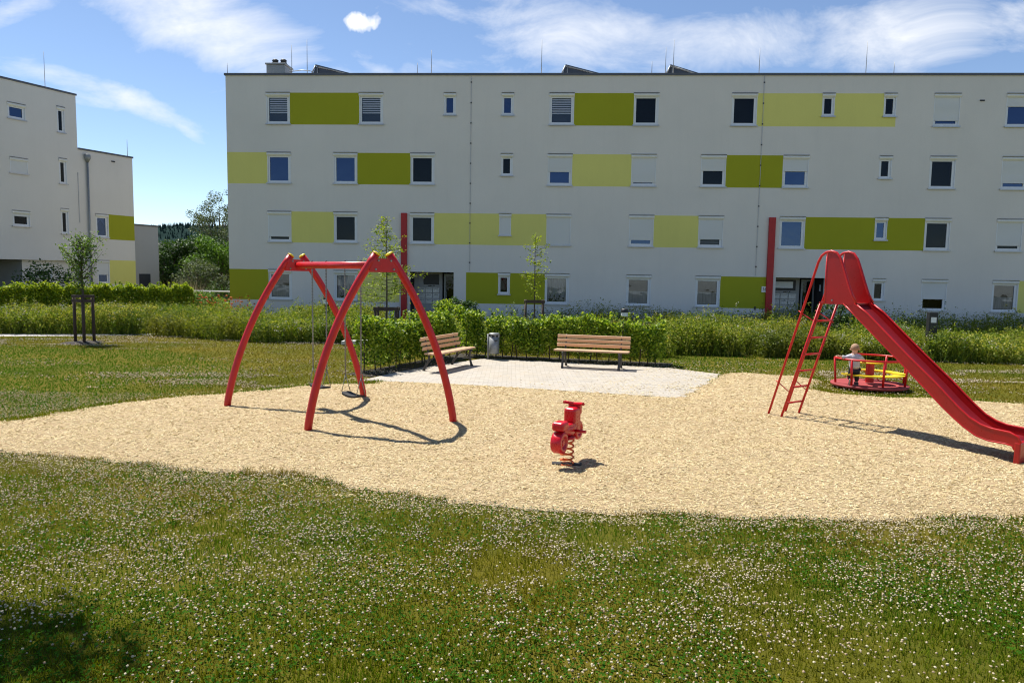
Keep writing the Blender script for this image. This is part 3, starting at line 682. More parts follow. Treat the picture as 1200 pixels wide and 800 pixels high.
# entrance fittings
def entrance(e0, e1, mirrored):
    w = e1-e0; s = MB(); yb = 1.2
    s.box((e0+.003, yb, 0), (e0+w*.66, yb+.08, 2.374)); s.build('mailbox_panel', M['plaster_grey'], bld)
    d = MB(); x0, x1 = e0+w*.70, e1-.05
    d.box((x0, yb, 0), (x0+.08, yb+.1, 2.3)); d.box((x1-.08, yb, 0), (x1, yb+.1, 2.3)); d.box((x0+.08, yb, 2.2), (x1-.08, yb+.1, 2.3)); d.box((x0+.08, yb, 0), (x1-.08, yb+.1, .1))
    dr = d.build('door', M['metal_grey'], bld)
    MB().box((x0+.08, yb+.04, .1), (x1-.08, yb+.06, 2.2)).build('pane', M['glass'], dr)
    MB().tube([(x0+.14, yb-.05, .8), (x0+.14, yb-.05, 1.5)], .015).build('handle', M['metal_grey'], dr)
    t = MB(); t.box((e0+w*(.03 if mirrored else .22), yb-.03, 1.75), (e0+w*.58, yb-.004, 2.27)); tt = t.build('transom_window', M['dark_metal'], bld)
    g = MB()
    if mirrored: g.box((e0+w*.06, yb-.045, 1.87), (e0+w*.52, yb-.032, 2.18)); g.build('pane', M['blind'], tt)
    mbx = MB(); 
    for i in range(3):
        for j in range(3): mbx.box((e0+w*(.10+.17*i), yb-.03, .78+.28*j), (e0+w*(.25+.17*i), yb-.004, 1.02+.28*j))
    mm = mbx.build('mailbox', M['sill'], bld)
    sl = MB()
    for i in range(3):
        for j in range(3): sl.box((e0+w*(.12+.17*i), yb-.036, .95+.28*j), (e0+w*(.23+.17*i), yb-.0305, .965+.28*j))
    sl.build('mail_slot', M['black_ink'], mm)
    # small dark lettering on the panel
    q = MB(); xx = e0+w*.33
    for ww, gg in ((.05, .02), (.06, .03), (.04, .07), (.05, 0)):
        q.box((xx, yb-.036, 1.66), (xx+ww, yb-.0045, 1.71)); xx += ww+gg
    q.build('lettering', M['black_ink'], bld)
    l = MB(); l.box((e1-.035, .5, 1.75), (e1-.004, .58, 2.05)); l.build('wall_lamp', M['white_plate'], bld)
    st = MB(); st.box((e0+.004, .17, -.3), (e1-.004, yb-.004, .06)); st.build('doorstep', M['concrete'], bld)
entrance(*E1, False); entrance(*E2, True)
for a, b_, top in ((470.3, 477.2, 5.22), (900.2, 909.2, 5.20)):
    uu0, uu1 = U(a, 300), U(b_, 300)
    if a > 600: uu0, uu1 = U(901, 257), U(908.7, 257)
    MB().box((uu0, -.12, 0), (uu1, -.004, top)).build('pillar', M['red_wall'], bld, bevel=.01)
# house number plate 36 beside the second pillar
pu, pz = FU(895.5, 339)
pl = MB().box((pu-.13, -.05, pz-.14), (pu+.13, -.006, pz+.14)).build('number_plate', M['white_plate'], bld)
def text(name, s, size, loc, rot, m, parent):
    c = bpy.data.curves.new(name, 'FONT'); c.body = s; c.size = size; c.extrude = .002; c.align_x = 'CENTER'; c.align_y = 'CENTER'
    o = bpy.data.objects.new(name, c); c.materials.append(m); COL.objects.link(o); o.data.offset_x = 0; bpy.context.view_layer.update()
    me = bpy.data.meshes.new_from_object(o.evaluated_get(bpy.context.evaluated_depsgraph_get())); bpy.data.objects.remove(o); bpy.data.curves.remove(c)
    o = bpy.data.objects.new(name, me); COL.objects.link(o); o.location = loc; o.rotation_euler = rot
    if parent is not None: o.parent = parent
    return o
text('number', '36', .21, (pu, -.054, pz), (math.pi/2, 0, 0), M['black_ink'], pl)
# lightning conductors down the facade with their clips
for px_, py_ in ((552.5, 90), (895.8, 95)):
    uu = U(px_, py_); s = MB(); s.box((uu-.008, -.028, 2.45), (uu+.008, -.012, RH-.04))
    cl_ = MB(); z = RH-.35
    while z > 2.5: cl_.box((uu-.028, -.034, z-.03), (uu+.028, -.004, z+.03)); z -= .95
    w_ = s.build('conductor_wire', M['sill'], bld); cl_.build('clip', M['dark_metal'], w_)
for px_, py_ in ((341, 54), (359, 48), (265.6, 75), (488.5, 75), (505, 60), (634.5, 48), (763.5, 73), (780, 57), (789.5, 48), (890, 58), (1016, 50), (1047.5, 74)):
    uu, zz = RF(px_, py_, .5); yy = .5
    MB().tube([(uu, yy, RH), (uu, yy, zz+.05)], [.02, .009], 6).build('lightning_rod', M['metal_grey'], bld)
# roof furniture
uu0, uu1 = RF(314.5, 80, 1.1)[0], RF(337.5, 80, 1.1)[0]; zt = RF(325, 74.5, .6)[1]
ch = MB().box((uu0+.03, .6, RH), (uu1-.03, 1.6, zt-.06)).box((uu0-.02, .55, zt-.059), (uu1+.02, 1.65, zt+.03)).build('chimney', M['metal_grey'], bld, bevel=.02)
for t in (.3, .72):
    MB().lathe((uu0+(uu1-uu0)*t, 1.1, zt+.03), [(.17, 0), (.2, .04), (.13, .2), (.17, .24), (.10, .30), (0, .30)], 12).build('flue', M['dark_metal'], ch)
MB().tube([(uu1+.25, .4, RH+.25), (uu1+.9, .4, RH+.33), (uu1+1.35, .4, RH+.28), (uu1+1.6, .4, RH+.05)], .02, 6).build('roof_pipe', M['metal_grey'], bld)
for pk, pe, zp in ((368.5, 421, 77), (661.5, 713, 77), (784.5, 826, 77)):
    k0 = RF(pk-7, 87, .8)[0]; k1 = RF(pk, 80, .8)[0]; k2 = RF(pe, 86, .8)[0]+.3; z = RF(pk, zp, .8)[1]
    for y0 in (.8, 3.2, 5.6):
        s = MB(); s.add([(k0+.05, y0+.06, RH+.02), (k1, y0+.06, z-.04), (k2, y0+.06, RH+.02)], [(0, 1, 2)]); s.add([(k0, y0, RH+.02), (k1, y0, z), (k2, y0, RH+.02), (k0, y0+2, RH+.02), (k1, y0+2, z), (k2, y0+2, RH+.02)], [(1, 2, 5, 4)], 0)
        s.add([(k1, y0, z+.06), (k2+.1, y0, RH+.08), (k2+.1, y0+2, RH+.08), (k1, y0+2, z+.06)], [(0, 1, 2, 3)]); s.add([(k1, y0, z), (k2+.1, y0, RH+.02), (k2+.1, y0, RH+.08), (k1, y0, z+.06)], [(0, 1, 2, 3)])
        pnl = s.build('solar_panel', M['panel_dark'], bld)
        f = MB()
        for yy in (y0+.02, y0+1.98):
            f.tube([(k0, yy, RH+.05), (k1, yy, z)], .035, 6); f.tube([(k1, yy, z), (k2, yy, RH+.03)], .035, 6); f.tube([(k1+.1, yy, z-.05), (k1+.1, yy, RH)], .03, 6)
            mx_ = k1+(k2-k1)*.45; zm = RH+(z-RH)*.55; f.tube([(mx_, yy, zm), (mx_, yy, RH)], .03, 6); f.tube([(k1+.1, yy, RH+.1), (k1+(k2-k1)*.3, yy, RH)], .02, 6)
        f.build('panel_frame', M['metal_grey'], pnl)
vu, vz = FU(1151, 118); MB().box((vu-.10, -.04, vz-.03), (vu+.10, -.004, vz+.03)).build('wall_vent', M['dark_metal'], bld)
for px_, py_ in ((884.5, 361),): 
    vu, vz = FU(px_, py_); MB().box((vu-.03, -.05, vz-.08), (vu+.03, -.004, vz+.08)).build('wall_tap', M['dark_metal'], bld)
# base gutter strip of dark gravel against the wall
MB().box((u0, -.06, -.3), (E1[0]-.05, -.002, .12)).box((E1[1]+.05, -.06, -.3), (E2[0]-.7, -.002, .12)).box((E2[1]+.05, -.06, -.3), (u1, -.002, .12)).build('base_strip', M['plaster_grey'], bld)

# ---- the stepped building on the left
TH = 0.44675; LP = np.array([-26.665, 40.0])
left = empty('apartment_building', (LP[0], LP[1], 0), math.pi/2-TH)
tag(left, 'white stepped block of flats with a downpipe, beyond the long hedge', 'apartment building')
w1 = Wall(-14, 2.92, 2.72, 12.22); w2 = Wall(2.92, 6.42, -.3, 9.19); w3 = Wall(-.27, 2.92, -.3, 2.72)
for k, (cz, cov) in enumerate(((11.05, 0), (8.18, 1.0), (5.35, .15))):
    make_window(left, -.86, .09, cz, cz-.88, 'blue' if k == 0 else 'dark', cov, 0, None, w1)
    make_window(left, -4.9, -3.9, cz, cz-.88, 'dark', .3*k, 0, None, w1); 
    make_window(left, -9.2, -8.0, cz, cz-1.5, 'blue', .2, 0, None, w1)
for cz in (11.38, 8.51, 5.68): make_window(left, 1.78, 2.25, cz, cz-1.48, 'dark', 0, 0, None, w1)
make_window(left, 3.86, 4.68, 5.55, 4.12, 'blue', 0, 0, 'sides', w2); make_window(left, 3.84, 4.64, 2.79, 1.34, 'blue', .55, 0, None, w2)
w2.panel(4.7, 6.42, 4.07, 5.58, 1); w2.panel(4.66, 6.42, 1.36, 2.82, 2)
make_window(left, .42, 1.38, 2.44, 1.68, 'dark', .25, .35, None, w3)
mb = MB(); w1.mesh(mb); w2.mesh(mb); w3.mesh(mb, .35)
def face(a, mi=0): mb.add(a, [(0, 1, 2, 3)], mi)
D2 = 12.0
face([(-14, 0, 12.22), (2.92, 0, 12.22), (2.92, D2, 12.22), (-14, D2, 12.22)]); face([(2.92, 0, 9.19), (2.92, D2, 9.19), (2.92, D2, 12.22), (2.92, 0, 12.22)])
face([(2.92, 0, 9.19), (6.42, 0, 9.19), (6.42, D2, 9.19), (2.92, D2, 9.19)]); face([(6.42, 0, -.3), (6.42, D2, -.3), (6.42, D2, 9.19), (6.42, 0, 9.19)])
face([(-14, 0, 2.72), (2.92, 0, 2.72), (2.92, D2, 2.72), (-14, D2, 2.72)])                        # soffit of the passage
face([(-.27, .35, -.3), (-.27, D2, -.3), (-.27, D2, 2.72), (-.27, .35, 2.72)], 4); face([(2.92, 0, -.3), (2.92, .35, -.3), (2.92, .35, 2.72), (2.92, 0, 2.72)])
face([(-14, 6, -.3), (-.27, 6, -.3), (-.27, 6, 2.72), (-14, 6, 2.72)], 4); face([(-14, 0, -.3), (-14, D2, -.3), (-14, D2, 12.22), (-14, 0, 12.22)])
face([(-14, D2, -.3), (6.42, D2, -.3), (6.42, D2, 9.19), (-14, D2, 9.19)]); face([(-14, D2, 9.19), (2.92, D2, 9.19), (2.92, D2, 12.22), (-14, D2, 12.22)])
mb.build('wall', [M['plaster'], M['olive'], M['lime'], M['dark_room'], M['plaster_grey']], left)
MB().box((-14, -.05, 12.20), (2.97, .2, 12.30)).box((2.77, .2, 12.20), (2.97, D2, 12.30)).box((2.97, -.05, 9.17), (6.47, .2, 9.27)).box((6.27, .2, 9.17), (6.47, D2, 9.27)).build('roof_edge', M['cap'], left)
# low annex at the far end
e = MB(); e.box((6.425, .8, -.3), (8.75, 7, 5.12)); ex = e.build('annex', M['plaster_grey'], left)
MB().box((6.43, .74, 5.10), (8.80, 7.05, 5.19)).build('roof_edge', M['cap'], ex)
MB().box((7.25, .76, .9), (8.05, .796, 2.0)).build('window', M['panel_dark'], ex)
dp = MB(); dp.tube([(3.42, -.10, 8.55), (3.42, -.10, 0)], .055, 10); dp.tube([(3.42, -.12, 8.95), (3.42, -.12, 8.72), (3.42, -.11, 8.5)], [.17, .17, .06], 10); dp.build('downpipe', M['metal_grey'], left)
MB().box((2.86, -.03, 4.95), (2.9, -.004, 7.85)).build('conductor_wire', M['sill'], left)
MB().box((5.0, -.05, 8.75), (5.22, -.004, 8.82)).build('wall_vent', M['dark_metal'], left)
for uu, zz, t in ((1.45, 12.3, 2.0), (6.4, 9.27, 1.1)): MB().tube([(uu, .4, zz), (uu, .4, zz+t)], [.02, .01], 6).build('lightning_rod', M['metal_grey'], left)

# ------------------------------------------------------------------ swing set
C1 = np.array([-3.74, 12.50]); C2 = np.array([-1.89, 10.48]); bd = (C2-C1)/np.linalg.norm(C2-C1)
sw = empty('swing_set', (*((C1+C2)/2), 0)); tag(sw, 'red four-legged swing frame with yellow caps at the top of its curved legs', 'swing set'); off = (*((C1+C2)/2), 0)
b3 = lambda xy, z: np.array([xy[0], xy[1], z])
for C, legs in ((C1, (G(265.5, 478), G(427, 467.5))), (C2, (G(360, 508), G(532, 498)))):
    mid = (legs[0]+legs[1])[:2]/2; v = unit((legs[1]-legs[0])[:2])
    for sgn, base in zip((-1, 1), legs):
        tip = b3(C+v*sgn*.095, 2.57); out = b3(v*sgn, .0)
        pts = []
        for k in range(21):
            t = k/20; p = base*(1-t)+tip*t; bl = 4*t*(1-t)
            pts.append(p+out*.15*bl+np.array([0, 0, .06*bl]))
        pts[0] = pts[0]-np.array([0, 0, .12])
        MB().tube(pts, .057, 18).build('leg', RED, sw, off=off)
        d = unit(pts[-1]-pts[-2]); cp = MB(); cp.tube([pts[-1]-d*.004, pts[-1]+d*.012, pts[-1]+d*.026], [.061, .059, .035], 18); cp.build('leg_cap', M['yellow'], sw, off=off)
    for s_ in (-1, 1):
        cc = b3(C+bd*s_*.05, 2.42); pb = MB(); vv = b3(v, 0); w = .20
        n3 = b3(bd, 0)*.006
        q = [cc-vv*(w+.02)+np.array([0,0,-.085]), cc-vv*(w-.01)+np.array([0,0,-.11]), cc+vv*(w-.01)+np.array([0,0,-.11]), cc+vv*(w+.02)+np.array([0,0,-.085]), cc+vv*(w-.06)+np.array([0,0,.085]), cc-vv*(w-.06)+np.array([0,0,.085])]
        pb.add([x-n3 for x in q]+[x+n3 for x in q], [(5,4,3,2,1,0), (6,7,8,9,10,11)]+[(i, (i+1) % 6, 6+(i+1) % 6, 6+i) for i in range(6)])
        br_ = pb.build('bracket', RED, sw, off=off)
        bo = MB()
        for du, dz in ((-.13, -.07), (.13, -.07), (-.09, .055), (.09, .055)):
            c = cc+vv*du+np.array([0, 0, dz]); bo.tube([c, c+b3(bd, 0)*s_*.02], .014, 8)
        bo.build('bolt', M['chain'], br_, off=off)
MB().tube([b3(C1-bd*.04, 2.41), b3(C2+bd*.04, 2.41)], .056, 18).build('crossbeam', RED, sw, off=off)
hz = 2.41
for t, tilt in ((.295, 0), (.69, 0)):
    c = C1+(C2-C1)*t
    for s_ in (-1, 1):
        p = c+bd*s_*.24
        MB().tube([b3(p, 2.46), b3(p, 2.485)], .018, 8).build('eye_bolt', M['chain'], sw, off=off)
swl = ['black rubber swing seat nearer the far end of the beam, on thin chains', 'black rubber swing seat nearer the paved terrace, on thin chains']
for i, t in enumerate((.295, .69)):
    c = C1+(C2-C1)*t; r_ = empty('swing', (*c, .40)); tag(r_, swl[i], 'swing', 'swings hanging from the red frame')
    s = MB(); nrm = np.array([-bd[1], bd[0]]); nn = 12
    prof = [(k/nn*2-1) for k in range(nn+1)]
    vs = []
    for zoff in (0.0, -.03):
        for a in prof:
            for wv_ in (-1, 1):
                p = bd*a*.25+nrm*wv_*(.085 if abs(a) < .95 else .055); vs.append((p[0], p[1], zoff+.028*a*a))
    m_ = (nn+1)*2; fs = []
    for k in range(nn):
        fs += [(2*k, 2*k+2, 2*k+3, 2*k+1), (m_+2*k, m_+2*k+1, m_+2*k+3, m_+2*k+2), (2*k, m_+2*k, m_+2*k+2, 2*k+2), (2*k+1, 2*k+3, m_+2*k+3, m_+2*k+1)]
    fs += [(0, 1, m_+1, m_), (2*nn, m_+2*nn, m_+2*nn+1, 2*nn+1)]
    s.add(vs, fs).build('seat', M['rubber'], r_)
    for s_ in (-1, 1):
        ch_ = MB(); top = bd*s_*.24; topz = 2.352-.40
        ch_.tube([(*(top), topz), (*(bd*s_*.235), .30)], .0075, 6)
        for w_ in (-1, 1): p = bd*s_*.225+nrm*w_*.075; ch_.tube([(*(bd*s_*.235), .30), (p[0], p[1], .028)], .006, 6)
        z = .32
        while z < topz: ch_.obox((*(bd*s_*.2375), z), (.012, 0, 0), (0, .004, 0), (0, 0, .016)); ch_.obox((*(bd*s_*.2375), z+.025), (.004, 0, 0), (0, .012, 0), (0, 0, .016)); z += .05
        ch_.build('chain', M['chain'], r_)

# ------------------------------------------------------------------ slide
SA = np.array([4.45, 11.75]); sd = np.array([.56, -.83]); sd /= np.linalg.norm(sd); swv = np.array([-sd[1], sd[0]]); SW = .46
sl = empty('slide', (*SA, 0)); tag(sl, 'tall straight red metal slide with a ladder and rounded guard panels', 'slide')
L = lambda s, z, o=0.0: np.array([sd[0]*s+swv[0]*o, sd[1]*s+swv[1]*o, z])
LZ = 1.93
for o_ in (0, SW): MB().tube([L(-.02, -.1, o_), L(.62, LZ, o_)], .019, 10).build('ladder_rail', M['red'], sl)
for k in range(1, 7):
    z = k*LZ/7.0; s = .64*z/LZ
    MB().tube([L(s, z, 0), L(s, z, SW)], .016, 8).build('rung', M['red'], sl)
for o_ in (0, SW):                                               # hand rails: straight, then bent over into the guard panels
    pts = [L(-.26, -.1, o_), L(.44, 2.22, o_)]+[L(.44+.02+.21*math.sin(a)*.9+.02*a, 2.22+.52*(math.sin(a)), o_) for a in (.25, .5)]
    pts = [L(-.27, -.1, o_), L(.08, 1.05, o_), L(.42, 2.15, o_), L(.50, 2.42, o_), L(.55, 2.58, o_), L(.60, 2.67, o_), L(.67, 2.72, o_), L(.76, 2.74, o_), L(.85, 2.71, o_), L(.92, 2.62, o_), L(.98, 2.47, o_), L(1.05, 2.28, o_), L(1.12, 2.1, o_), L(1.20, 1.96, o_)]
    MB().tube(pts, .019, 10).build('hand_rail', M['red'], sl)
for k, z in enumerate((.55, 1.72)):
    for o_ in (0, SW): MB().tube([L(-.27+.30*z, z+.08, o_), L(.64*z/LZ, z-.10, o_)], .008, 6).build('brace', M['red'], sl)
for o_ in (0, SW):                                               # guard panels
    P = [(.69, 1.94), (.69, 2.72), (.76, 2.74), (.85, 2.71), (.92, 2.62), (.98, 2.47), (1.05, 2.28), (1.12, 2.1), (1.20, 1.96)]
    g = MB(); t = .008; n = len(P)
    g.add([L(a, z, o_-t) for a, z in P]+[L(a, z, o_+t) for a, z in P], [tuple(range(n))[::-1], tuple(range(n, 2*n))]+[(i, (i+1) % n, n+(i+1) % n, n+i) for i in range(n)])
    gp_ = g.build('guard_panel', M['red_slide'], sl)
    MB().tube([L(.69, 1.93, o_), L(.69, 2.72, o_)], .014, 8).build('edge_tube', M['red'], gp_)
    MB().tube([L(.82, 1.99, o_-.012), L(.82, 1.99, o_-.02)], .014, 8).build('bolt', M['chain'], gp_)
MB().obox(L(.87, 1.945, SW/2), L(.27, 0), L(0, 0, SW/2+.01), (0, 0, .015)).build('platform', M['red_slide'], sl)
# chute: bed line and wall-top line as (s, z)
low = [(1.00, 1.95), (1.20, 1.77), (1.85, 1.20), (2.27, .83), (2.50, .62), (2.66, .49), (2.80, .385), (2.95, .30), (3.10, .262), (3.30, .262), (3.38, .25), (3.405, .20)]
upp = [(1.18, 1.96), (1.38, 1.82), (2.02, 1.25), (2.40, .93), (2.60, .745), (2.74, .62), (2.86, .525), (3.00, .455), (3.13, .425), (3.34, .415), (3.44, .375), (3.475, .30)]
bed = [(a*.55+c*.45+.0, b_*.62+d*.38) for (a, b_), (c, d) in zip(low, upp)]
ch = MB(); n = len(low); t = .007
for o_, sg in ((0, 1), (SW, -1)):
    for oo, rev in ((o_-t, False), (o_+t, True)):
        vs = [L(a, z, oo) for a, z in low]+[L(a, z, oo) for a, z in upp]
        fs = [(i, i+1, n+i+1, n+i) if not rev else (n+i, n+i+1, i+1, i) for i in range(n-1)]
        ch.add(vs, fs, 0)
    vs = [L(a, z, o_-t) for a, z in low]+[L(a, z, o_+t) for a, z in low]
    ch.add(vs, [(i, n+i, n+i+1, i+1) for i in range(n-1)], 0)
cut = ch.build('chute_side', M['red_slide'], sl)
for o_ in (0, SW):
    rm = MB(); rm.tube([L(a, z, o_) for a, z in upp], .014, 8); rm.tube([L(a, z, o_) for a, z in low], .012, 8); rm.build('rim', M['red'], cut)
bm_ = MB(); vs = [L(a, z, o) for a, z in bed for o in (.008, SW-.008)]
bm_.add(vs, [(2*i, 2*i+1, 2*i+3, 2*i+2) for i in range(n-1)], 0, True)
vs = [L(a-.012, z-.015, o) for a, z in bed for o in (.008, SW-.008)]; bm_.add(vs, [(2*i+2, 2*i+3, 2*i+1, 2*i) for i in range(n-1)], 0, True)
bm_.build('chute', M['red_worn'], sl)
en = MB(); en.obox(L(3.44, .10, SW/2), L(.035, 0), L(0, 0, SW/2+.012), (0, 0, .20)).build('end_support', M['red_slide'], sl, bevel=.012)
for o_ in (0.05, SW-.05):
    MB().tube([L(1.02, 1.93, o_), L(1.02, 1.88, o_)], .02, 8).build('bolt', M['chain'], sl)

# ------------------------------------------------------------------ spring rocker (motorbike shape)
rk = empty('spring_rocker', (.69, 8.60, 0), -math.radians(27)); tag(rk, 'small red motorcycle-shaped rocker on an orange coil spring', 'spring rocker')
# local +y is the heading (away from the camera)
def wheel(y, z, r, th):
    w = MB(); prof = [(r*.35, -th*.35), (r*.55, -th*.30), (r*.60, -th*.5), (r*.92, -th*.5), (r, -th*.38), (r, th*.38), (r*.92, th*.5), (r*.60, th*.5), (r*.55, th*.30), (r*.35, th*.35)]
    vs = []; n = 28
    for rr, xx in prof:
        for k in range(n): a = 2*math.pi*k/n; vs.append((xx, y+rr*math.cos(a), z+rr*math.sin(a)))
    m_ = len(prof); fs = [(i*n+k, i*n+(k+1) % n, (i+1)*n+(k+1) % n, (i+1)*n+k) for i in range(m_-1) for k in range(n)]
    w.add(vs, fs, 0, True); w.add([vs[k] for k in range(n)], [tuple(range(n))]); w.add([vs[(m_-1)*n+k] for k in range(n)], [tuple(range(n))[::-1]])
    o = w.build('wheel', M['red_plastic'], rk)
    hb = MB(); hb.tube([(-th*.45, y, z), (th*.45, y, z)], r*.25, 16); hb.build('hub', M['red_plastic'], o); return o
wheel(-.245, .335, .130, .13); wheel(.25, .40, .12, .12)
b_ = MB()
sec = [(-.20, .44, .50, .05), (-.12, .40, .51, .058), (0.0, .36, .50, .062), (.10, .36, .52, .062), (.18, .40, .60, .058), (.24, .46, .66, .05)]
vs = []
for y, z0_, z1_, hw in sec:
    for a in range(12):
        an = 2*math.pi*a/12; vs.append((hw*math.copysign(abs(math.cos(an))**.6, math.cos(an)), y, (z0_+z1_)/2+(z1_-z0_)/2*math.copysign(abs(math.sin(an))**.7, math.sin(an))))
b_.add(vs, [(i*12+k, i*12+(k+1) % 12, (i+1)*12+(k+1) % 12, (i+1)*12+k) for i in range(5) for k in range(12)], 0, True)
b_.add([vs[k] for k in range(12)], [tuple(range(12))]); b_.add([vs[60+k] for k in range(12)], [tuple(range(12))[::-1]]); b_.build('body', M['red_plastic'], rk)
def roundslab(name, y0, y1, z0_, z1_, hw, r):
    s = MB(); s.box((-hw, y0, z0_), (hw, y1, z1_)); o = s.build(name, M['red_plastic'], rk); bv = o.modifiers.new('bevel', 'BEVEL'); bv.width = r; bv.segments = 4; return o
roundslab('tail', -.32, -.13, .475, .585, .078, .036)
roundslab('seat', -.15, .06, .49, .525, .07, .016)
roundslab('tank', .04, .25, .50, .70, .078, .038)
roundslab('windshield', .19, .27, .60, .735, .08, .02)
for sx in (-1, 1):
    f = MB(); f.box((sx*.05-.012, .16, .36), (sx*.05+.012, .27, .60)); f.build('fork', M['red_plastic'], rk, bevel=.008)
    MB().tube([(sx*.055, .10, .42), (sx*.20, .10, .42)], .018, 10).build('footrest', M['red_plastic'], rk)
    MB().tube([(0, .19, .735), (sx*.12, .185, .745), (sx*.128, .17, .743)], [.02, .018, .02], 10).build('handlebar', M['red_plastic'], rk)
sp_ = MB(); pts = []; turns = 4.6
for k in range(int(turns*20)+1):
    t = k/(turns*20); a = 2*math.pi*turns*t; pts.append((.078*math.cos(a), .078*math.sin(a)+.0, .035+.315*t))
sp_.tube(pts, .0115, 8).build('spring', M['spring'], rk)
MB().lathe((0, 0, .013), [(0, 0), (.088, 0), (.088, .016), (0, .016)], 24).build('spring_clamp', M['spring'], rk)
MB().lathe((0, 0, .335), [(0, 0), (.095, 0), (.095, .03), (0, .03)], 20).build('top_plate', M['red_plastic'], rk)
MB().obox((0, 0, .024), (.17, .06, 0), (-.02, .05, 0), (0, 0, .006)).build('base_plate', M['rubber'], rk)

# ------------------------------------------------------------------ merry-go-round
mc = np.array([7.67, 15.30]); MR = .765
mg = empty('merry_go_round', (*mc, 0)); tag(mg, 'red merry-go-round with a railing, yellow ring bench and yellow centre table', 'merry-go-round')
MB().lathe((0, 0, .06), [(0, 0), (MR-.01, 0), (MR, .01), (MR, .045), (MR-.012, .052), (MR-.04, .046), (0, .046)], 64).build('floor', M['dusty_red'], mg)
MB().lathe((0, 0, 0), [(.22, 0), (.22, .062)], 24).build('bearing', M['dark_metal'], mg)
MB().lathe((0, 0, .135), [(.085, 0), (.085, .42)], 20).build('column', RED, mg)
MB().lathe((0, 0, .55), [(0, 0), (.26, 0), (.275, .012), (.26, .03), (0, .03)], 40).build('table', M['yellow'], mg)
def arc(r, z, a0, a1, n=28): return [(r*math.cos(math.radians(a0+(a1-a0)*k/n)), r*math.sin(math.radians(a0+(a1-a0)*k/n)), z) for k in range(n+1)]
MB().tube(arc(MR-.01, .655, 178, 455, 60), .022, 10).build('rail', RED, mg)
for a in (178, 216, 264, 311, 357, 399, 455):
    x, y = math.cos(math.radians(a)), math.sin(math.radians(a))
    MB().tube([((MR-.05)*x, (MR-.05)*y, .12), ((MR-.01)*x, (MR-.01)*y, .655)], .023, 10).build('post', RED, mg)
for a0, a1 in ((192, 322), (336, 446)):
    A0, A1 = math.radians(a0), math.radians(a1)
    s = MB(); s.lathe((0, 0, .315), [(MR-.07, 0), (MR-.07, .028), (MR-.30, .028), (MR-.30, 0), (MR-.07, 0)], 40, a0=A0, a1=A1, smooth=False)
    st = s.build('bench_ring', M['yellow'], mg)
    for a in (A0+.25, (A0+A1)/2, A1-.25):
        MB().tube([((MR-.06)*math.cos(a), (MR-.06)*math.sin(a), .27), ((MR-.2)*math.cos(a), (MR-.2)*math.sin(a), .305)], .012, 6).build('bracket', RED, st)

# ------------------------------------------------------------------ toddler on the merry-go-round
def skin(name, verts, edges, radii, m, parent, sub=2, loc=(0, 0, 0)):
    me = bpy.data.meshes.new(name); me.from_pydata([tuple(v) for v in verts], edges, []); me.update()
    o = bpy.data.objects.new(name, me); COL.objects.link(o); o.parent = parent; o.location = loc
    me.materials.append(m)
    o.modifiers.new('skin', 'SKIN')
    if not me.skin_vertices: me.skin_vertices.new()
    for i, r in enumerate(radii):
        sv = me.skin_vertices[0].data[i]; sv.radius = (r, r) if np.isscalar(r) else r; sv.use_root = (i == 0)
    o.modifiers['skin'].use_smooth_shade = True
    s = o.modifiers.new('sub', 'SUBSURF'); s.levels = sub; s.render_levels = sub
    return o
M['skin'] = mat('skin', (.58, .33, .23), .5, var=.06)
M['hair'] = mat('short_light_brown_hair', (.33, .20, .12), .8, var=.25, scale=60)
M['shirt'] = mat('light_grey_shirt', (.47, .47, .51), .9, var=.14, scale=22, bmp=.5, bscale=25)
M['trousers'] = mat('dark_trousers', (.025, .027, .035), .9, var=.2)
M['shoe'] = mat('dark_shoes', (.05, .045, .05), .7); M['sole'] = mat('pale_sole', (.35, .3, .27), .8)
FZ = .107
pc = np.array([7.20, 15.02])
pr_ = empty('person', (*pc, FZ), math.radians(-8)); pr_.scale = (1.13, 1.13, 1.13); tag(pr_, 'toddler in a light grey long-sleeved top and dark trousers standing on the merry-go-round, back turned', 'person')
# local: +y is the way the child faces (away), +x its right
V = [(0,0,.315), (0,.01,.40), (0,.02,.485), (0,.02,.545), (0,.02,.585), (0,.028,.625), (0,.035,.685), (0,.03,.745),       # pelvis, waist, chest, neck base, neck, jaw, skull, crown
     (.075,.01,.535), (.150,.09,.475), (.215,.23,.465), (.235,.27,.462),                                                 # right arm
     (-.078,.01,.535), (-.17,-.02,.505), (-.262,-.04,.532), (-.295,-.045,.542),                                           # left arm
     (.045,0,.28), (.052,.02,.155), (.055,.01,.035), (.055,.055,.02),                                                    # right leg
     (-.048,0,.28), (-.070,.03,.165), (-.085,-.085,.095), (-.085,-.095,.05)]                                               # left leg, heel lifted
Ed = [(0,1),(1,2),(2,3),(3,4),(4,5),(5,6),(6,7),(3,8),(8,9),(9,10),(10,11),(3,12),(12,13),(13,14),(14,15),(0,16),(16,17),(17,18),(18,19),(0,20),(20,21),(21,22),(22,23)]
Rr = [(.072,.06),(.07,.058),(.074,.056),(.05,.045),(.032,.032),(.052,.056),(.070,.076),(.050,.056),.034,.026,.018,.017,.034,.026,.018,.017,.045,.034,.024,.022,.045,.034,.024,.022]
body = skin('body', V, Ed, Rr, M['skin'], pr_)
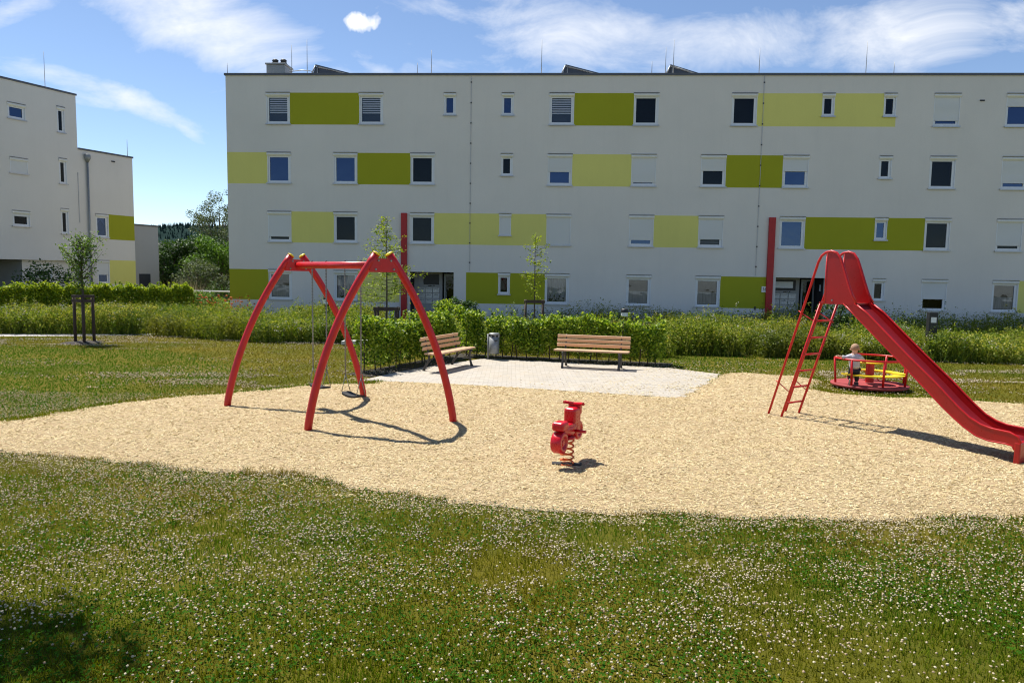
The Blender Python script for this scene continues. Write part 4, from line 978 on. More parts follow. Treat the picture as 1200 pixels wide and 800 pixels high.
# face and ears (it looks away from the camera)
fc = MB()
for sx in (-1, 1):
    fc.lathe((sx*.078, .035, .665), [(0, -.018), (.010, -.012), (.013, 0), (.010, .012), (0, .018)], 8)
fc.lathe((0, .118, .658), [(0, -.012), (.011, -.006), (.009, .006), (0, .014)], 8); fc.build('ears_and_nose', M['skin'], pr_)
ey = MB()
for sx in (-1, 1): ey.lathe((sx*.028, .106, .682), [(0, -.007), (.008, 0), (0, .007)], 8)
ey.build('eyes', M['black_ink'], pr_)
MB().tube([(-.018, .108, .632), (0, .113, .629), (.018, .108, .632)], .004, 6).build('mouth', M['red_worn'], pr_)
# hair cap over crown and back of the head
hm = MB(); n = 20; vs = []
for i in range(9):
    th = math.pi*.68*i/8
    for k in range(n):
        ph_ = 2*math.pi*k/n; rr = math.sin(th)
        y = math.sin(ph_)*rr; zc = math.cos(th)
        cutz = max(zc, .25) if y > .1 else zc
        vs.append((.0745*rr*math.cos(ph_), .030+.080*y, .694+.078*cutz))
hm.add(vs, [(i*n+k, i*n+(k+1) % n, (i+1)*n+(k+1) % n, (i+1)*n+k) for i in range(8) for k in range(n)], 0, True); hm.build('hair', M['hair'], pr_)
# shirt and trousers as slightly larger continuous garments
sv_ = [(0,0,.30), (0,.005,.36), (0,.015,.43), (0,.02,.50), (0,.02,.555), (.080,.01,.535), (.150,.09,.475), (.208,.215,.466), (-.083,.01,.535), (-.17,-.02,.505), (-.248,-.037,.530)]
skin('shirt', sv_, [(0,1),(1,2),(2,3),(3,4),(3,5),(5,6),(6,7),(3,8),(8,9),(9,10)], [(.104,.078),(.104,.080),(.104,.076),(.100,.070),(.050,.042),.054,.042,.033,.054,.042,.033], M['shirt'], pr_)
tv = [(0,0,.31), (.046,0,.27), (.054,.02,.155), (.056,.01,.06), (-.048,0,.27), (-.072,.03,.165), (-.085,-.065,.108)]
skin('trousers', tv, [(0,1),(1,2),(2,3),(0,4),(4,5),(5,6)], [(.080,.070),.058,.046,.036,.058,.046,.036], M['trousers'], pr_)
for nm_, c, ang in (('right', (.056, .03, .025), 0), ('left', (-.086, -.10, .06), -1.1)):
    s = MB(); 
    A = np.array([0, math.cos(ang), math.sin(ang)]); B = np.array([0, -math.sin(ang), math.cos(ang)])
    s.obox(np.array(c)+B*.006, (.030, 0, 0), A*.062, B*.024); o_ = s.build('shoe', M['shoe'], pr_); bv = o_.modifiers.new('bevel', 'BEVEL'); bv.width = .018; bv.segments = 3
    MB().obox(np.array(c)-B*.021, (.029, 0, 0), A*.060, B*.005).build('sole', M['sole'], o_, bevel=.003)
# hands with five fingers: one on the rail, one on the table edge
def hand(name, wrist, fwd, side, thumb):
    f = unit(np.array(fwd, float)); s_ = unit(np.array(side, float)); s_ = unit(s_-f*(s_@f)); dn = np.array([0, 0, -1.0])
    w = np.array(wrist); V = [w, w+f*.03]; E_l = [(0, 1)]; R2 = [.015, (.017, .012)]
    for k, (o_, ln) in enumerate(((-.015, .020), (-.005, .025), (.006, .024), (.016, .019))):
        b0 = len(V); V += [w+f*.046+s_*o_, w+f*(.046+ln*.55)+s_*o_*1.1+dn*.006, w+f*(.046+ln*.75)+s_*o_*1.1+dn*.017]; R2 += [.0058, .0052, .0045]
        E_l += [(1, b0), (b0, b0+1), (b0+1, b0+2)]
    b0 = len(V); V += [w+f*.022+s_*thumb*.024, w+f*.036+s_*thumb*.032+dn*.010]; R2 += [.0062, .005]; E_l += [(0, b0), (b0, b0+1)]
    skin(name, V, E_l, R2, M['skin'], pr_, 1)
hand('hand', (.235, .265, .462), (.35, .9, -.05), (.9, -.35, 0), -1)
hand('hand', (-.292, -.045, .541), (-1, -.1, .05), (-.1, 1, 0), 1)

# ------------------------------------------------------------------ benches
def bench_parts(root, W=1.85):
    # local x along the bench, -y the way it faces; origin on the ground in the middle
    for k, y in enumerate((-.26, -.175, -.09, -.005, .08)):
        z = .435-.012*(1 if k in (2, 3) else 0)-(.01 if k == 4 else 0)
        MB().box((-W/2, y-.036, z-.02), (W/2, y+.036, z+.018)).build('seat_slat', M['bench_wood'], root, bevel=.008)
    for k in range(3):
        z = .535+.105*k; y = .155+.035*k
        MB().obox((0, y, z), (W/2-.0, 0, 0), (0, .016, .004), (0, -.012, .043)).build('back_slat', M['bench_wood'], root, bevel=.008)
    for x in (-.70, .70):
        f = MB(); r = .021
        f.tube([(x, -.30, .0), (x, -.285, .06), (x, -.235, .22), (x, -.25, .34), (x, -.30, .405)], [.036, .03, .027, .026, .024], 8)
        f.tube([(x, .25, .0), (x, .235, .06), (x, .14, .20), (x, .105, .32), (x, .13, .42), (x, .185, .58), (x, .25, .80)], [.036, .03, .027, .027, .025, .02, .018], 8)
        f.tube([(x, -.30, .395), (x, -.1, .39), (x, .12, .385)], .018, 8)
        arcp = [(x, -.235+.17+.17*math.cos(a)-.0, .20+.12*math.sin(a)) for a in np.linspace(math.pi, 0, 9)]; f.tube(arcp, .014, 6)
        f.tube([(x, -.30, .012), (x, -.33, .012)], .026, 8); f.tube([(x, .25, .012), (x, .28, .012)], .026, 8)
        f.build('leg', M['iron'], root)
g0, g1 = G(656, 431)[:2], G(729, 434.5)[:2]; dv = unit(g1-g0); cpt = (g0+g1)/2+np.array([-dv[1], dv[0]])*.20
bA = empty('park_bench', (*cpt, .022), math.atan2(dv[1], dv[0])); tag(bA, 'wooden slatted bench on dark iron legs seen square on, in front of the hedge', 'bench', 'benches on the paved terrace')
bench_parts(bA)
bB = copy_tree(bA); bB.location = (-1.56, 17.42, .022); bB.rotation_euler.z = math.atan2(.916, .4); tag(bB, 'wooden slatted bench turned sideways, beside the end of the hedge and behind a swing leg')

# litter bin on its post
bp_ = G(577, 421.5); bn = empty('litter_bin', (bp_[0]-.02, bp_[1], .0)); tag(bn, 'cylindrical galvanised litter bin on a post beside the hedge', 'litter bin')
MB().lathe((.06, 0, .17), [(0, 0), (.135, 0), (.142, .01), (.142, .46), (.137, .46), (.137, .02)], 32).build('body', M['metal_grey'], bn)
MB().lathe((.06, 0, .685), [(.142, 0), (.150, .0), (.150, .025), (.13, .045), (0, .055)], 32).build('lid', M['metal_grey'], bn)
MB().lathe((.06, 0, .625), [(.14, 0), (.14, .062)], 32).build('rim', M['dark_metal'], bn)
for a in range(8):
    x, y = .143*math.cos(a*math.pi/4+.2), .143*math.sin(a*math.pi/4+.2); MB().box((.06+x-.012, y-.006, .62), (.06+x+.012, y+.006, .69)).build('lid_strut', M['metal_grey'], bn)
MB().tube([(-.10, .02, 0), (-.10, .02, .70)], .028, 12).build('post', M['metal_grey'], bn)
MB().tube([(-.10, .02, .0), (-.10, .02, .03)], .06, 12).build('foot', M['dark_metal'], bn)
MB().box((.08, -.149, .52), (.155, -.135, .555)).build('slot_plate', M['dark_metal'], bn)

# ------------------------------------------------------------------ hedges
rh = np.random.default_rng(21)
def hedge(name, label, a, b, width, height, nleaf, leaf, m, base=.12, group=None, stems=True, z0=0.0):
    a, b = np.array(a), np.array(b); d = unit(b-a); Ln = np.linalg.norm(b-a); nv = np.array([-d[1], d[0]])
    root = empty(name, (*a, z0)); tag(root, label, 'hedge', group)
    s = rh.uniform(0, Ln, nleaf); w = rh.uniform(-1, 1, nleaf); w = np.sign(w)*np.abs(w)**.45*width/2
    top = height*(.95+(.07 if stems else .02)*np.sin(s*2.1+1)+.04*np.sin(s*5.7)+.03*np.sin(s*13))
    z = base+(top-base)*rh.beta(1.5, 1.0, nleaf)
    k_ = 1.0 if stems else .3; ww = w*(.85+k_*(.22*np.sin(s*3.3+z*4)+.15*np.sin(z*7+s*9))); lump = rh.normal(0, .05, nleaf)
    P = np.column_stack([s[:, None]*d+(ww+lump)[:, None]*nv, z+rh.normal(0, .03, nleaf)])
    gap = vn(np.column_stack([s*1.0+50, z*1.2+w*.3]), 3.2, 31); keep = gap > (np.where(z < .5, .42, .22) if stems else .03)
    P = P[keep]
    # sprigs sticking out on top
    k = int(Ln*7); ss = rh.uniform(0, Ln, k); hs = rh.uniform(.05, .22, k); q = []
    for i in range(k):
        m_ = 12; t = np.linspace(0, 1, m_); bs = ss[i]*d+rh.uniform(-.5, .5)*width*nv; ln = rh.normal(0, .06, 2)
        hz_ = np.interp(ss[i], np.linspace(0, Ln, 2), [height, height])*.95
        q.append(np.column_stack([bs+ln*t[:, None]+rh.normal(0, .015, (m_, 2)), hz_+hs[i]*t]))
    P = np.concatenate([P]+q)
    V, F = leaf_quads(P, leaf, rh, .4, .62); mesh_np('foliage', V, F, m, root)
    if stems:
        mb = MB(); x = .1
        while x < Ln:
            for _ in range(1):
                p = d*x+nv*rh.normal(0, .05); t = rh.normal(0, .05, 2)
                mb.tube([(p[0], p[1], -.03), (p[0]+t[0], p[1]+t[1], height*.5), (p[0]+t[0]*2, p[1]+t[1]*2, height*.92)], [.018, .012, .006], 5)
                for j in range(5):
                    zz = rh.uniform(.15, .8)*height; u_ = rh.normal(0, .2, 2); mb.tube([(p[0]+t[0]*zz/height, p[1]+t[1]*zz/height, zz), (p[0]+u_[0], p[1]+u_[1], zz+.28)], [.007, .003], 4)
            x += rh.uniform(.18, .34)
        mb.build('stems', M['bark'], root)
    return root
hedge('hedge', 'leafy hornbeam hedge behind the sideways bench, running away from the swings', (-3.42, 16.35), (-1.75, 19.95), .62, 1.22, 15000, .082, M['hedge_leaf'], group='hedges round the paved terrace')
hedge('hedge', 'leafy hornbeam hedge along the back of the terrace behind the bin and the square-on bench', (-1.35, 20.25), (4.0, 18.75), .62, 1.20, 20000, .082, M['hedge_leaf'], group='hedges round the paved terrace')
sheet('soil_bed', [(-3.75, 16.15), (-3.1, 15.75), (-1.0, 19.75), (4.05, 18.35), (4.3, 19.15), (-1.5, 20.75)], .016, M['soil'], 'dark mulched bed under the hedge')
# long hedge in front of the left building
ha = at(-60, 340, 31)[:2]; hb = at(226, 336, 35)[:2]
hedge('hedge', 'long yellow-green hedge in front of the stepped building', ha, hb, .9, 1.58, 42000, .105, M['hedge_leaf_b'], stems=False)

# ------------------------------------------------------------------ trees
def crown_tree(name, label, loc, height, crown_r, crown_z, nleaf, leaf, m, trunk_r, seed, clumps=40, group=None, cat='tree', trunk_to=None, flat=.4, spread=.28, vz=None, lean=(0, 0), limb=True):
    r = np.random.default_rng(seed); root = empty(name, (*loc, 0)); tag(root, label, cat, group)
    cz = crown_z; vz = vz if vz is not None else (height-cz)
    C = r.normal(size=(clumps, 3)); C = unit(C)*(r.uniform(.25, 1, (clumps, 1))**.5)
    C = C*np.array([crown_r, crown_r, vz])+np.array([lean[0], lean[1], cz])
    C[:, 2] = np.maximum(C[:, 2], .3)
    sz = r.uniform(.5, 1.3, clumps)
    idx = r.choice(clumps, nleaf, p=sz**2/np.sum(sz**2))
    P = C[idx]+unit(r.normal(size=(nleaf, 3)))*(r.uniform(0, 1, nleaf)**.45*crown_r*spread*sz[idx])[:, None]*np.array([1, 1, .8])
    V, F = leaf_quads(P, leaf, r, flat); 
    tb = MB(); tt = trunk_to or (cz+vz*.5)
    tb.tube([(0, 0, -.1), (r.normal(0, .02), r.normal(0, .02), tt*.35), (lean[0]*.5, lean[1]*.5, tt*.7), (lean[0], lean[1], tt)], [trunk_r*1.25, trunk_r, trunk_r*.7, trunk_r*.3], 9)
    if limb:
        for c in C[:min(clumps, 34)]:
            z0_ = min(max(cz-vz*.9, .3), c[2]*.8); z0_ = max(z0_, c[2]-1.2*crown_r) if c[2]-1.2*crown_r < tt else z0_
            z0_ = min(z0_, tt); p0 = np.array([lean[0]*z0_/tt, lean[1]*z0_/tt, z0_])
            tb.tube([p0, (p0+c)/2+np.array([0, 0, -.05*crown_r]), c], [trunk_r*.35, trunk_r*.2, trunk_r*.08], 5)
    tb.build('trunk', M['bark'], root); mesh_np('crown', V, F, m, root); return root
def sprig_tree(name, label, loc, height, crown_z, m, leaf, seed, nbr, width, per, trunk_r=.03, up=.5, shape='cone', group=None):
    """young tree: a straight leader with many rising side shoots, leaves set along the shoots"""
    r = np.random.default_rng(seed); root = empty(name, (*loc, 0)); tag(root, label, 'tree', group)
    tb = MB(); tb.tube([(0, 0, -.05), (.01, .01, height*.4), (-.01, .02, height*.75), (.02, 0, height)], [trunk_r, trunk_r*.8, trunk_r*.45, .005], 8)
    Q = []
    for k in range(nbr):
        t = (k+r.uniform(0, 1))/nbr; z = crown_z+(height-crown_z)*t**.9
        if shape == 'cone': ln = width*(1-t)**.7*r.uniform(.55, 1.1)+.08
        elif shape == 'vase': ln = width*(.55+.8*math.sin(math.pi*min(1, t*1.0+.12)))*r.uniform(.5, 1.15)*(1 if t < .9 else .5)
        else: ln = width*math.sin(math.pi*(t*.85+.12))*r.uniform(.4, 1.2)
        a = r.uniform(0, 2*math.pi); d = np.array([math.cos(a), math.sin(a), up*r.uniform(.5, 1.5)])
        d = unit(d); p0 = np.array([0, 0, z-.0]); p1 = p0+d*ln*.55; p2 = p1+unit(d+np.array([0, 0, .25*up]))*ln*.5
        tb.tube([p0, p1, p2], [trunk_r*.3, trunk_r*.18, .003], 4)
        n = int(per*ln/width)+3; tt = r.uniform(.15, 1.03, n)[:, None]
        pts = np.where(tt < .55, p0+(p1-p0)*tt/.55, p1+(p2-p1)*(tt-.55)/.45)
        Q.append(pts+r.normal(0, .045 if leaf < .08 else .07, (n, 3)))
    P = np.concatenate(Q); V, F = leaf_quads(P, leaf, r, .5, .6)
    tb.build('trunk', M['bark'], root); mesh_np('crown', V, F, m, root); return root
tp = G(97, 401.5)
sprig_tree('young_tree', 'young round-crowned tree held between brown stakes on the lawn', (tp[0]+.05, tp[1]), 3.2, 1.55, M['young_leaf'], .085, 5, 52, .66, 30, .045, 1.0, 'vase')
st = empty('tree_stakes', (tp[0], tp[1], 0)); tag(st, 'three dark brown stakes with cross boards around the young tree on the lawn', 'tree stakes')
for x, y in ((-.25, .04), (.15, -.17), (.25, .19)): MB().tube([(x, y, -.1), (x*.97, y*.97, 1.48)], .045, 10).build('stake', M['stake'], st)
q3 = [(-.25, .04), (.15, -.17), (.25, .19)]
for i in range(3):
    (x0, y0), (x1, y1) = q3[i], q3[(i+1) % 3]
    for z in (1.44, 1.30):
        m_ = np.array([(x0+x1)/2, (y0+y1)/2, z]); dd = np.array([x1-x0, y1-y0, 0])/2*1.1; nn_ = unit(np.array([-(y1-y0), x1-x0, 0]))
        MB().obox(m_-nn_*.055*(1), dd, nn_*.012, (0, 0, .04)).build('cross_board', M['stake'], st)
MB().lathe((0, 0, 0), [(.62, 0.002), (.5, .025), (.3, .04), (0, .045)], 24).build('mulch', M['soil'], st)
def stakes_low(loc, top, label, grp=None):
    st = empty('tree_stakes', (*loc, 0)); tag(st, label, 'tree stakes', grp)
    q = [(-.36, -.2), (.36, -.2), (.36, .3), (-.36, .3)]
    for x, y in q: MB().tube([(x, y, -.1), (x, y, top)], .045, 8).build('stake', M['stake'], st)
    for i in range(4):
        (x0, y0), (x1, y1) = q[i], q[(i+1) % 4]; dd = np.array([x1-x0, y1-y0, 0])/2*1.14
        nn_ = unit(np.array([-(y1-y0), x1-x0, 0])); MB().obox(np.array([(x0+x1)/2, (y0+y1)/2, top-.07])-nn_*.055, dd, nn_*.012, (0, 0, .055)).build('cross_board', M['stake'], st)
t2 = at(453, 372, 25.5)
sprig_tree('young_tree', 'pale green young tree with airy layered twigs, behind the swing frame', t2[:2], 4.25, 1.15, M['lime_leaf'], .090, 17, 52, 1.45, 62, .035, .12, 'cone')
stakes_low(t2[:2], 1.10, 'low wooden tree guard around the pale tree behind the swings')
t3 = at(626, 365, 30.0)
sprig_tree('young_tree', 'thin sparse sapling against the olive panel, behind the hedge', t3[:2], 3.95, 1.3, M['lime_leaf'], .10, 23, 30, .85, 26, .03, .35, 'oval')
stakes_low(t3[:2], 1.28, 'low wooden tree guard around the sapling near the olive panel')
bs = at(526, 366, 27.5)
crown_tree('bush', 'rounded yellow-green bush in front of the entrance', bs[:2], 1.45, .62, .85, 1900, .11, M['hedge_leaf'], .03, 41, 22, cat='bush', spread=.42, vz=.45)
bs = at(541, 366, 29.0)
crown_tree('bush', 'dark green bush just right of the entrance, behind the yellow-green one', bs[:2], 1.6, .6, .9, 1500, .11, M['dark_leaf'], .03, 42, 18, cat='bush', spread=.42, vz=.5)
bs = at(985, 366, 30.0)
crown_tree('bush', 'dark bush by the wall under the slide platform', bs[:2], 2.0, .8, 1.0, 1300, .13, M['dark_leaf'], .03, 43, 18, cat='bush', spread=.42, vz=.75)
bs = at(52, 330, 37.0)
crown_tree('bush', 'low dark bush between the long hedge and the stepped building', bs[:2], 2.5, 1.3, 1.5, 1500, .15, M['dark_leaf'], .03, 44, 18, cat='bush', spread=.42, vz=.8)
# trees beyond the gap between the buildings
def far(label, px, D, top_y, r, m, n, leaf, seed, **k):
    p = at(px, 300, D); ztop = at(px, top_y, D)[2]; vz = k.pop('vzf', .52)*ztop
    return crown_tree('tree', label, p[:2], ztop, r, ztop-vz, n, leaf, m, k.pop('tr', .22), seed, k.pop('clumps', 60), group='trees in the gap between the two buildings', vz=vz, **k)
far('dark green tree beside the grey annex', 192, 54, 286, 2.8, M['dark_leaf'], 13000, .20, 51, vzf=.5)
far('dark green tree in the middle of the gap, under the distant roof', 212, 58, 285, 2.7, M['dark_leaf'], 13000, .20, 52, vzf=.5)
far('darkest tall tree in the gap, left of the birch', 239, 56, 277, 2.6, M['dark_leaf'], 13000, .20, 56, vzf=.5)
far('bright green tree touching the corner of the long block', 262, 52, 272, 2.5, M['bright_leaf'], 8500, .20, 53, vzf=.5)
far('tall airy grey-green birch rising above the other trees', 258, 64, 222, 3.0, M['birch_leaf'], 12000, .15, 54, vzf=.45, spread=.22, clumps=90, tr=.14)
far('grey-green shrubby tree low in the gap in front of the dark trees', 232, 48, 300, 1.6, M['birch_leaf'], 4500, .14, 55, vzf=.5)
# the tree outside the picture whose shadow lies on the lawn
crown_tree('tree', 'broad-leaved tree standing on the lawn beside the viewer', (-7.50, 5.92), 9.4, 1.95, 8.1, 6500, .17, M['dark_leaf'], .13, 61, 24, vz=1.1, spread=.38, lean=(.5, 0))

# ------------------------------------------------------------------ wildflower strips
rm_ = np.random.default_rng(77)
def meadow(name, label, quad, n, hmin, hmax, flowers, leaf=.085, bare=0.25, seed=0):
    quad = [np.array(q[:2]) for q in quad]
    s, t = rm_.uniform(0, 1, (n, 1)), rm_.uniform(0, 1, (n, 1))**1.25
    B = (quad[0]*(1-s)+quad[1]*s)*(1-t)+(quad[3]*(1-s)+quad[2]*s)*t
    B = B+rm_.normal(0, .12, B.shape)
    P0 = np.column_stack([B, np.zeros(n)]); P0 = P0[vn(P0, .7, seed+3) > bare*.5]; n = len(P0)
    hv = vn(P0, .55, seed); h = (hmin+(hmax-hmin)*hv**1.6)*rm_.uniform(.7, 1.2, n); tall = (rm_.uniform(0, 1, n) < .05) & (vn(P0, 1.3, seed+2) > .5); h = np.where(tall, h*1.5, h)
    lean = rm_.normal(0, .10, (n, 3)); lean[:, 2] = 1
    # stems
    w = .009; V1, F1 = tri_blades(P0, h*1.0, np.full(n, .012), rm_, .12)
    per = 14; tt = rm_.uniform(.08, 1.0, (n, per, 1)); Pl = P0[:, None]+lean[:, None]*h[:, None, None]*tt+rm_.normal(0, .055, (n, per, 3))
    Pl = Pl.reshape(-1, 3); Pl = Pl[Pl[:, 2] > .02]
    V2, F2 = leaf_quads(Pl, leaf*(1+.0*Pl[:, 0]), rm_, .3, .48)
    V3, F3 = tri_blades(np.repeat(P0, 2, 0)+rm_.normal(0, .08, (n*2, 3))*[1, 1, 0], np.repeat(h, 2)*.7, np.full(n*2, .014), rm_, .28)
    tri = np.concatenate([F1, F3+len(V1)]); o = mesh_np(name, np.concatenate([V1, V3]), tri, M['meadow']); tag(o, label[0], 'meadow plants', kind='stuff')
    o = mesh_np(name, V2, F2, M['meadow']); tag(o, label[1], 'meadow plants', kind='stuff')
    for frac, m, sc, thr, lb in flowers:
        k = (rm_.uniform(0, 1, n) < frac) & (vn(P0, .8, seed+int(thr*100)) > thr); b0 = P0[k]+lean[k]*h[k][:, None]*rm_.uniform(.8, 1.05, (k.sum(), 1))
        c = np.repeat(b0, 6, 0)+rm_.normal(0, .045, (len(b0)*6, 3)); V, F = balls(c, sc, rm_); o = mesh_np('meadow_flowers', V, F, m); tag(o, lb, 'wildflowers', kind='stuff')
wallat = lambda px, back=1.0: (lambda u: np.array([u*math.cos(PSI)-math.sin(PSI)*back, FD-u*math.sin(PSI)-math.cos(PSI)*back]))(U(px, 360))
q0, q1 = at(800, 0, 21.6), at(1330, 0, 20.2)
a_ = G(782, 415)[:2]; b__ = G(980, 421)[:2]; c__ = G(1330, 430)[:2]
meadow('meadow_plants', ('tall grass stems of the wildflower strip in front of the long block', 'leafy wildflowers in front of the long block'), [a_, b__, b__+np.array([.9, 5.2]), a_+np.array([.9, 7.0])], 5200, .42, 1.05,
       [(.14, M['petal_yellow'], .018, .66, 'yellow wildflowers in the strip behind the slide'), (.03, M['petal_white'], .015, .5, 'white wildflowers in the strip behind the slide')], seed=1)
meadow('meadow_plants', ('tall grass stems of the wildflower strip behind the merry-go-round', 'leafy wildflowers behind the merry-go-round'), [b__, c__, c__+np.array([1.2, 6]), b__+np.array([.9, 5.2])], 7600, .42, .92,
       [(.16, M['petal_yellow'], .018, .62, 'yellow wildflowers behind the merry-go-round'), (.03, M['petal_white'], .015, .5, 'white wildflowers behind the merry-go-round')], seed=5)
meadow('meadow_plants', ('grass stems behind the terrace hedge', 'leafy plants behind the terrace hedge'), [(-3.4, 21.6), (4.6, 20.4), (5.2, 26), (-3.4, 26)], 2600, .55, 1.0, [(.06, M['petal_yellow'], .02, .45, 'yellow wildflowers behind the terrace hedge')], seed=9)
meadow('meadow_plants', ('thin tall weeds against the wall of the long block', 'sparse leafy weeds against the wall of the long block'), [wallat(600, 3.2), wallat(1290, 3.2), wallat(1290, .5), wallat(600, .5)], 2600, .6, 1.3, [(.05, M['petal_yellow'], .02, .5, 'yellow flowers against the wall')], seed=13, bare=.6)
l0, l1, l2 = G(-60, 391)[:2], G(165, 392)[:2], G(232, 397)[:2]; l3 = G(300, 401)[:2]; l4 = G(432, 403)[:2]
meadow('meadow_plants', ('tall grass stems beyond the gravel path', 'leafy wildflowers beyond the gravel path'), [l0, l1, l1+np.array([-1.2, 5.5]), l0+np.array([-1.8, 5])], 4600, .6, 1.15,
       [(.14, M['petal_yellow'], .022, .66, 'yellow wildflowers beyond the gravel path'), (.04, M['petal_white'], .02, .5, 'white wildflowers beyond the gravel path')], seed=17)
meadow('meadow_plants', ('dry grass stems between the path and the corner of the long block', 'leafy plants between the path and the corner of the long block'), [l1, l3, l3+np.array([-1.0, 6]), l1+np.array([-1.6, 6])], 3600, .45, .95,
       [(.05, M['petal_yellow'], .02, .6, 'yellow flowers near the corner of the long block')], seed=21)
meadow('meadow_plants', ('grass stems behind the swings', 'leafy wildflowers behind the swings'), [l3, l4, l4+np.array([-.9, 8.5]), l3+np.array([-1.2, 8.5])], 4200, .6, 1.05, [(.04, M['petal_white'], .02, .55, 'white wildflowers behind the swings')], seed=25)

# ------------------------------------------------------------------ bollard lights, slab, railing, garden behind
def bollard(px, py_top, D, label, w=.11, square=True, lbl=.62):
    p = at(px, py_top, D); o = empty('bollard_light', (p[0], p[1], 0)); tag(o, label, 'bollard light')
    h = p[2]
    b = MB()
    if square: b.box((-w, -w*.6, -.1), (w, w*.6, h)); b.build('post', M['dark_metal'], o, bevel=.008); MB().box((-w*.62, -w*.6-.006, h-.30), (w*.62, -w*.6-.001, h-.14)).build('label_plate', M['white_plate'], o)
    else:
        b.lathe((0, 0, 0), [(w*.6, -.1), (w*.6, h-.32), (w*.7, h-.32)], 16); b.build('post', M['dark_metal'], o)
        MB().lathe((0, 0, h-.32), [(w*.92, 0), (w*.92, .16)], 16).build('lens', M['blind'], o); MB().lathe((0, 0, h-.16), [(0, .16), (w*.8, .15), (w, .10), (w, 0)], 16).build('cap', M['dark_metal'], o)
    return o
bollard(1093, 366, 21.3, 'flat black bollard with a white plate by the right-hand ground floor windows', .13)
bollard(732, 361.5, 29.5, 'round black bollard light showing above the terrace hedge', .15, False)
bollard(383, 346, 27.5, 'black bollard light seen through the swing frame', .14, False)
sp0 = G(396, 405)[:2]; sp1 = G(431, 404)[:2]; dd = sp1-sp0
sb_ = MB().obox((*((sp0+sp1)/2+np.array([.1, .2])), .09), (dd[0]/2, dd[1]/2, 0), (0, .22, 0), (0, 0, .055)).build('concrete_slab', M['concrete'], bevel=.01)
tag(sb_, 'low white concrete slab on the grass behind the swings', 'slab')
rl = empty('railing', (*at(230, 345, 38)[:2], 0)); tag(rl, 'white tubular railing at the end of the long hedge', 'railing')
ro = at(230, 345, 38)[:2]
def rp(px, py): q = at(px, py, 38); return (q[0]-ro[0], q[1]-ro[1], q[2])
MB().tube([rp(150, 339.5), rp(269, 341.5)], .035, 8).build('top_rail', M['white_plate'], rl); MB().tube([rp(190, 351.5), rp(268, 354.5)], .022, 8).build('lower_rail', M['white_plate'], rl)
for px in (190, 222, 246): q = rp(px, 341); MB().tube([q, (q[0], q[1], 0)], .03, 8).build('post', M['white_plate'], rl)
for px, py, D, r, m, lb, sd_ in ((240, 348, 36, .8, 'bright_leaf', 'round green shrub beneath the railing', 1), (256, 342, 41, 1.0, 'dark_leaf', 'dark shrub behind the railing next to the wall corner', 2), (252, 354, 36.5, .7, 'hedge_leaf', 'yellowish shrub beneath the railing next to the wall corner', 3), (225, 352, 35.5, .55, 'bright_leaf', 'small green shrub at the end of the long hedge', 4)):
    p = at(px, py, D); crown_tree('shrub', lb, p[:2], p[2]+r*.4, r, p[2]-.2, 1500, .11, M[m], .02, 70+sd_, 16, cat='shrub', spread=.45, vz=max(.4, p[2]*.45))
p = at(217, 346, 37); P = np.column_stack([rm_.normal(0, .35, (500, 2)), np.zeros(500)]); V, F = tri_blades(P, np.full(500, 1.5), np.full(500, .03), rm_, .25)
rg = empty('ornamental_grass', (p[0], p[1], 0)); tag(rg, 'pale feathery clump of ornamental grass at the end of the hedge', 'ornamental grass'); mesh_np('blades', V, F, M['reed'], rg)
P = np.column_stack([rm_.uniform(-1.6, 2.6, 150), rm_.uniform(-.5, .6, 150), rm_.uniform(.3, 1.1, 150)]); V, F = balls(P, .05, rm_)
p = at(240, 352, 35); of = mesh_np('flower_bed', V, F, M['orange_petal']); of.location = (p[0], p[1], 0); tag(of, 'orange flowers below the railing', 'flowers', kind='stuff')
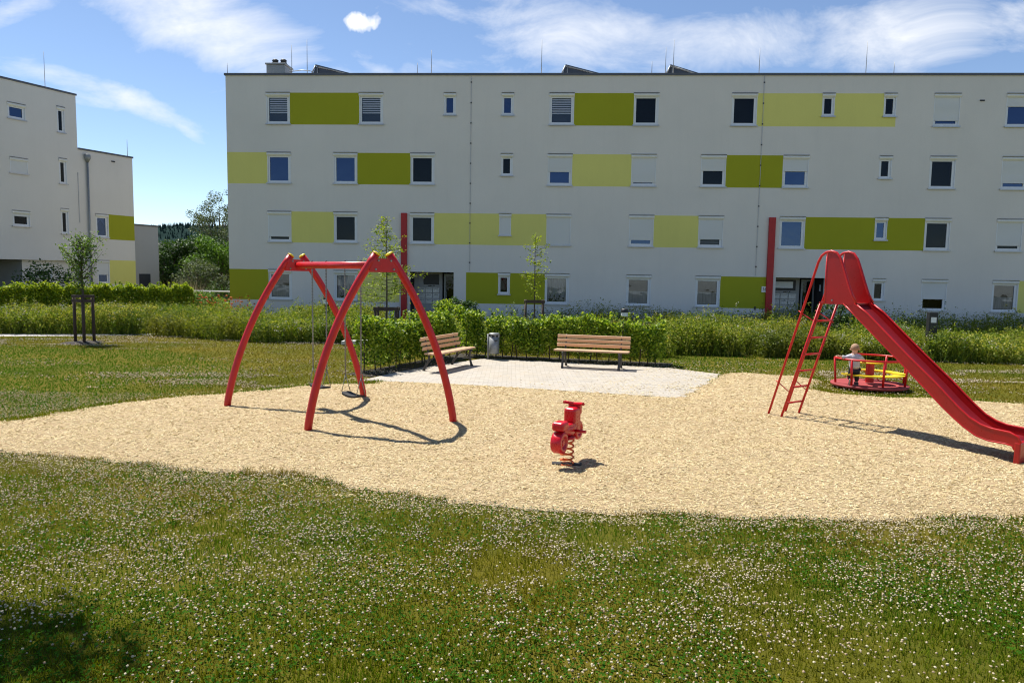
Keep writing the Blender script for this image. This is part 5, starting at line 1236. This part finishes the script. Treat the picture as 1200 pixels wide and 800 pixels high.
# a distant house roof between the trees
p = at(205, 290, 130); hs = empty('house', (p[0], p[1], 0), .2); tag(hs, 'distant house with a grey roof showing above the trees in the gap', 'house')
hz_ = at(205, 285, 130)[2]
MB().box((-2.6, -4, -.5), (2.6, 4, hz_-1.6)).build('wall', M['plaster_grey'], hs)
MB().add([(-3, -4.4, hz_-1.6), (3, -4.4, hz_-1.6), (3, 4.4, hz_-1.6), (-3, 4.4, hz_-1.6), (-3, 0, hz_), (3, 0, hz_)], [(0, 1, 5, 4), (2, 3, 4, 5), (0, 4, 3), (1, 2, 5), (0, 3, 2, 1)]).build('roof', M['roof_tile'], hs)
# distant wooded hill
hp = []; nx = 60; rr = np.random.default_rng(5)
base = at(200, 300, 700); hm_ = MB(); cols_ = 60; rows_ = 12; vs = []
def hill_h(x, j): return (49+8*math.sin(x*.006+1.0)+5*math.sin(x*.017)+2*math.sin(x*.05))*math.sin(math.pi*min(1, j/ rows_*1.0)*.5)**1.2
for j in range(rows_+1):
    for i in range(cols_+1):
        x = base[0]-420+840*i/cols_; y = 620+110*j/rows_; vs.append((x, y, hill_h(x, j)-.5))
for i in range(cols_+1):
    x = base[0]-420+840*i/cols_; vs.append((x, 900, -1))
hm_.add(vs, [(j*(cols_+1)+i, j*(cols_+1)+i+1, (j+1)*(cols_+1)+i+1, (j+1)*(cols_+1)+i) for j in range(rows_+1) for i in range(cols_)])
M['hill'] = mat('dark_forest_hill', (.022, .040, .036), 1.0, var=.3, scale=.05); M['hill'].node_tree.nodes['Principled BSDF'].inputs['Specular IOR Level'].default_value = 0
tag(hm_.build('hill', M['hill']), 'distant dark wooded hill on the horizon', kind='structure')
# conifer tops on it
n = 4000; x = base[0]-400+800*rr.uniform(0, 1, n); jj = rr.uniform(6, rows_, n); y = 620+110*jj/rows_
z = np.array([hill_h(a, b) for a, b in zip(x, jj)])-1; hh = rr.uniform(1.5, 4.5, n); rad = hh*.22; K = 6
ang = np.arange(K)*2*np.pi/K; ring = np.stack([np.cos(ang), np.sin(ang), 0*ang], 1)
V = np.concatenate([ring[None]*rad[:, None, None]+np.stack([x, y, z], 1)[:, None], (np.stack([x, y, z+hh], 1))[:, None]], 1); F = np.array([(k, (k+1) % K, K) for k in range(K)])[None]+np.arange(n)[:, None, None]*(K+1)
o = mesh_np('forest', V.reshape(-1, 3), F.reshape(-1, 3), M['forest']); tag(o, 'conifers covering the distant hill', 'forest', kind='stuff')
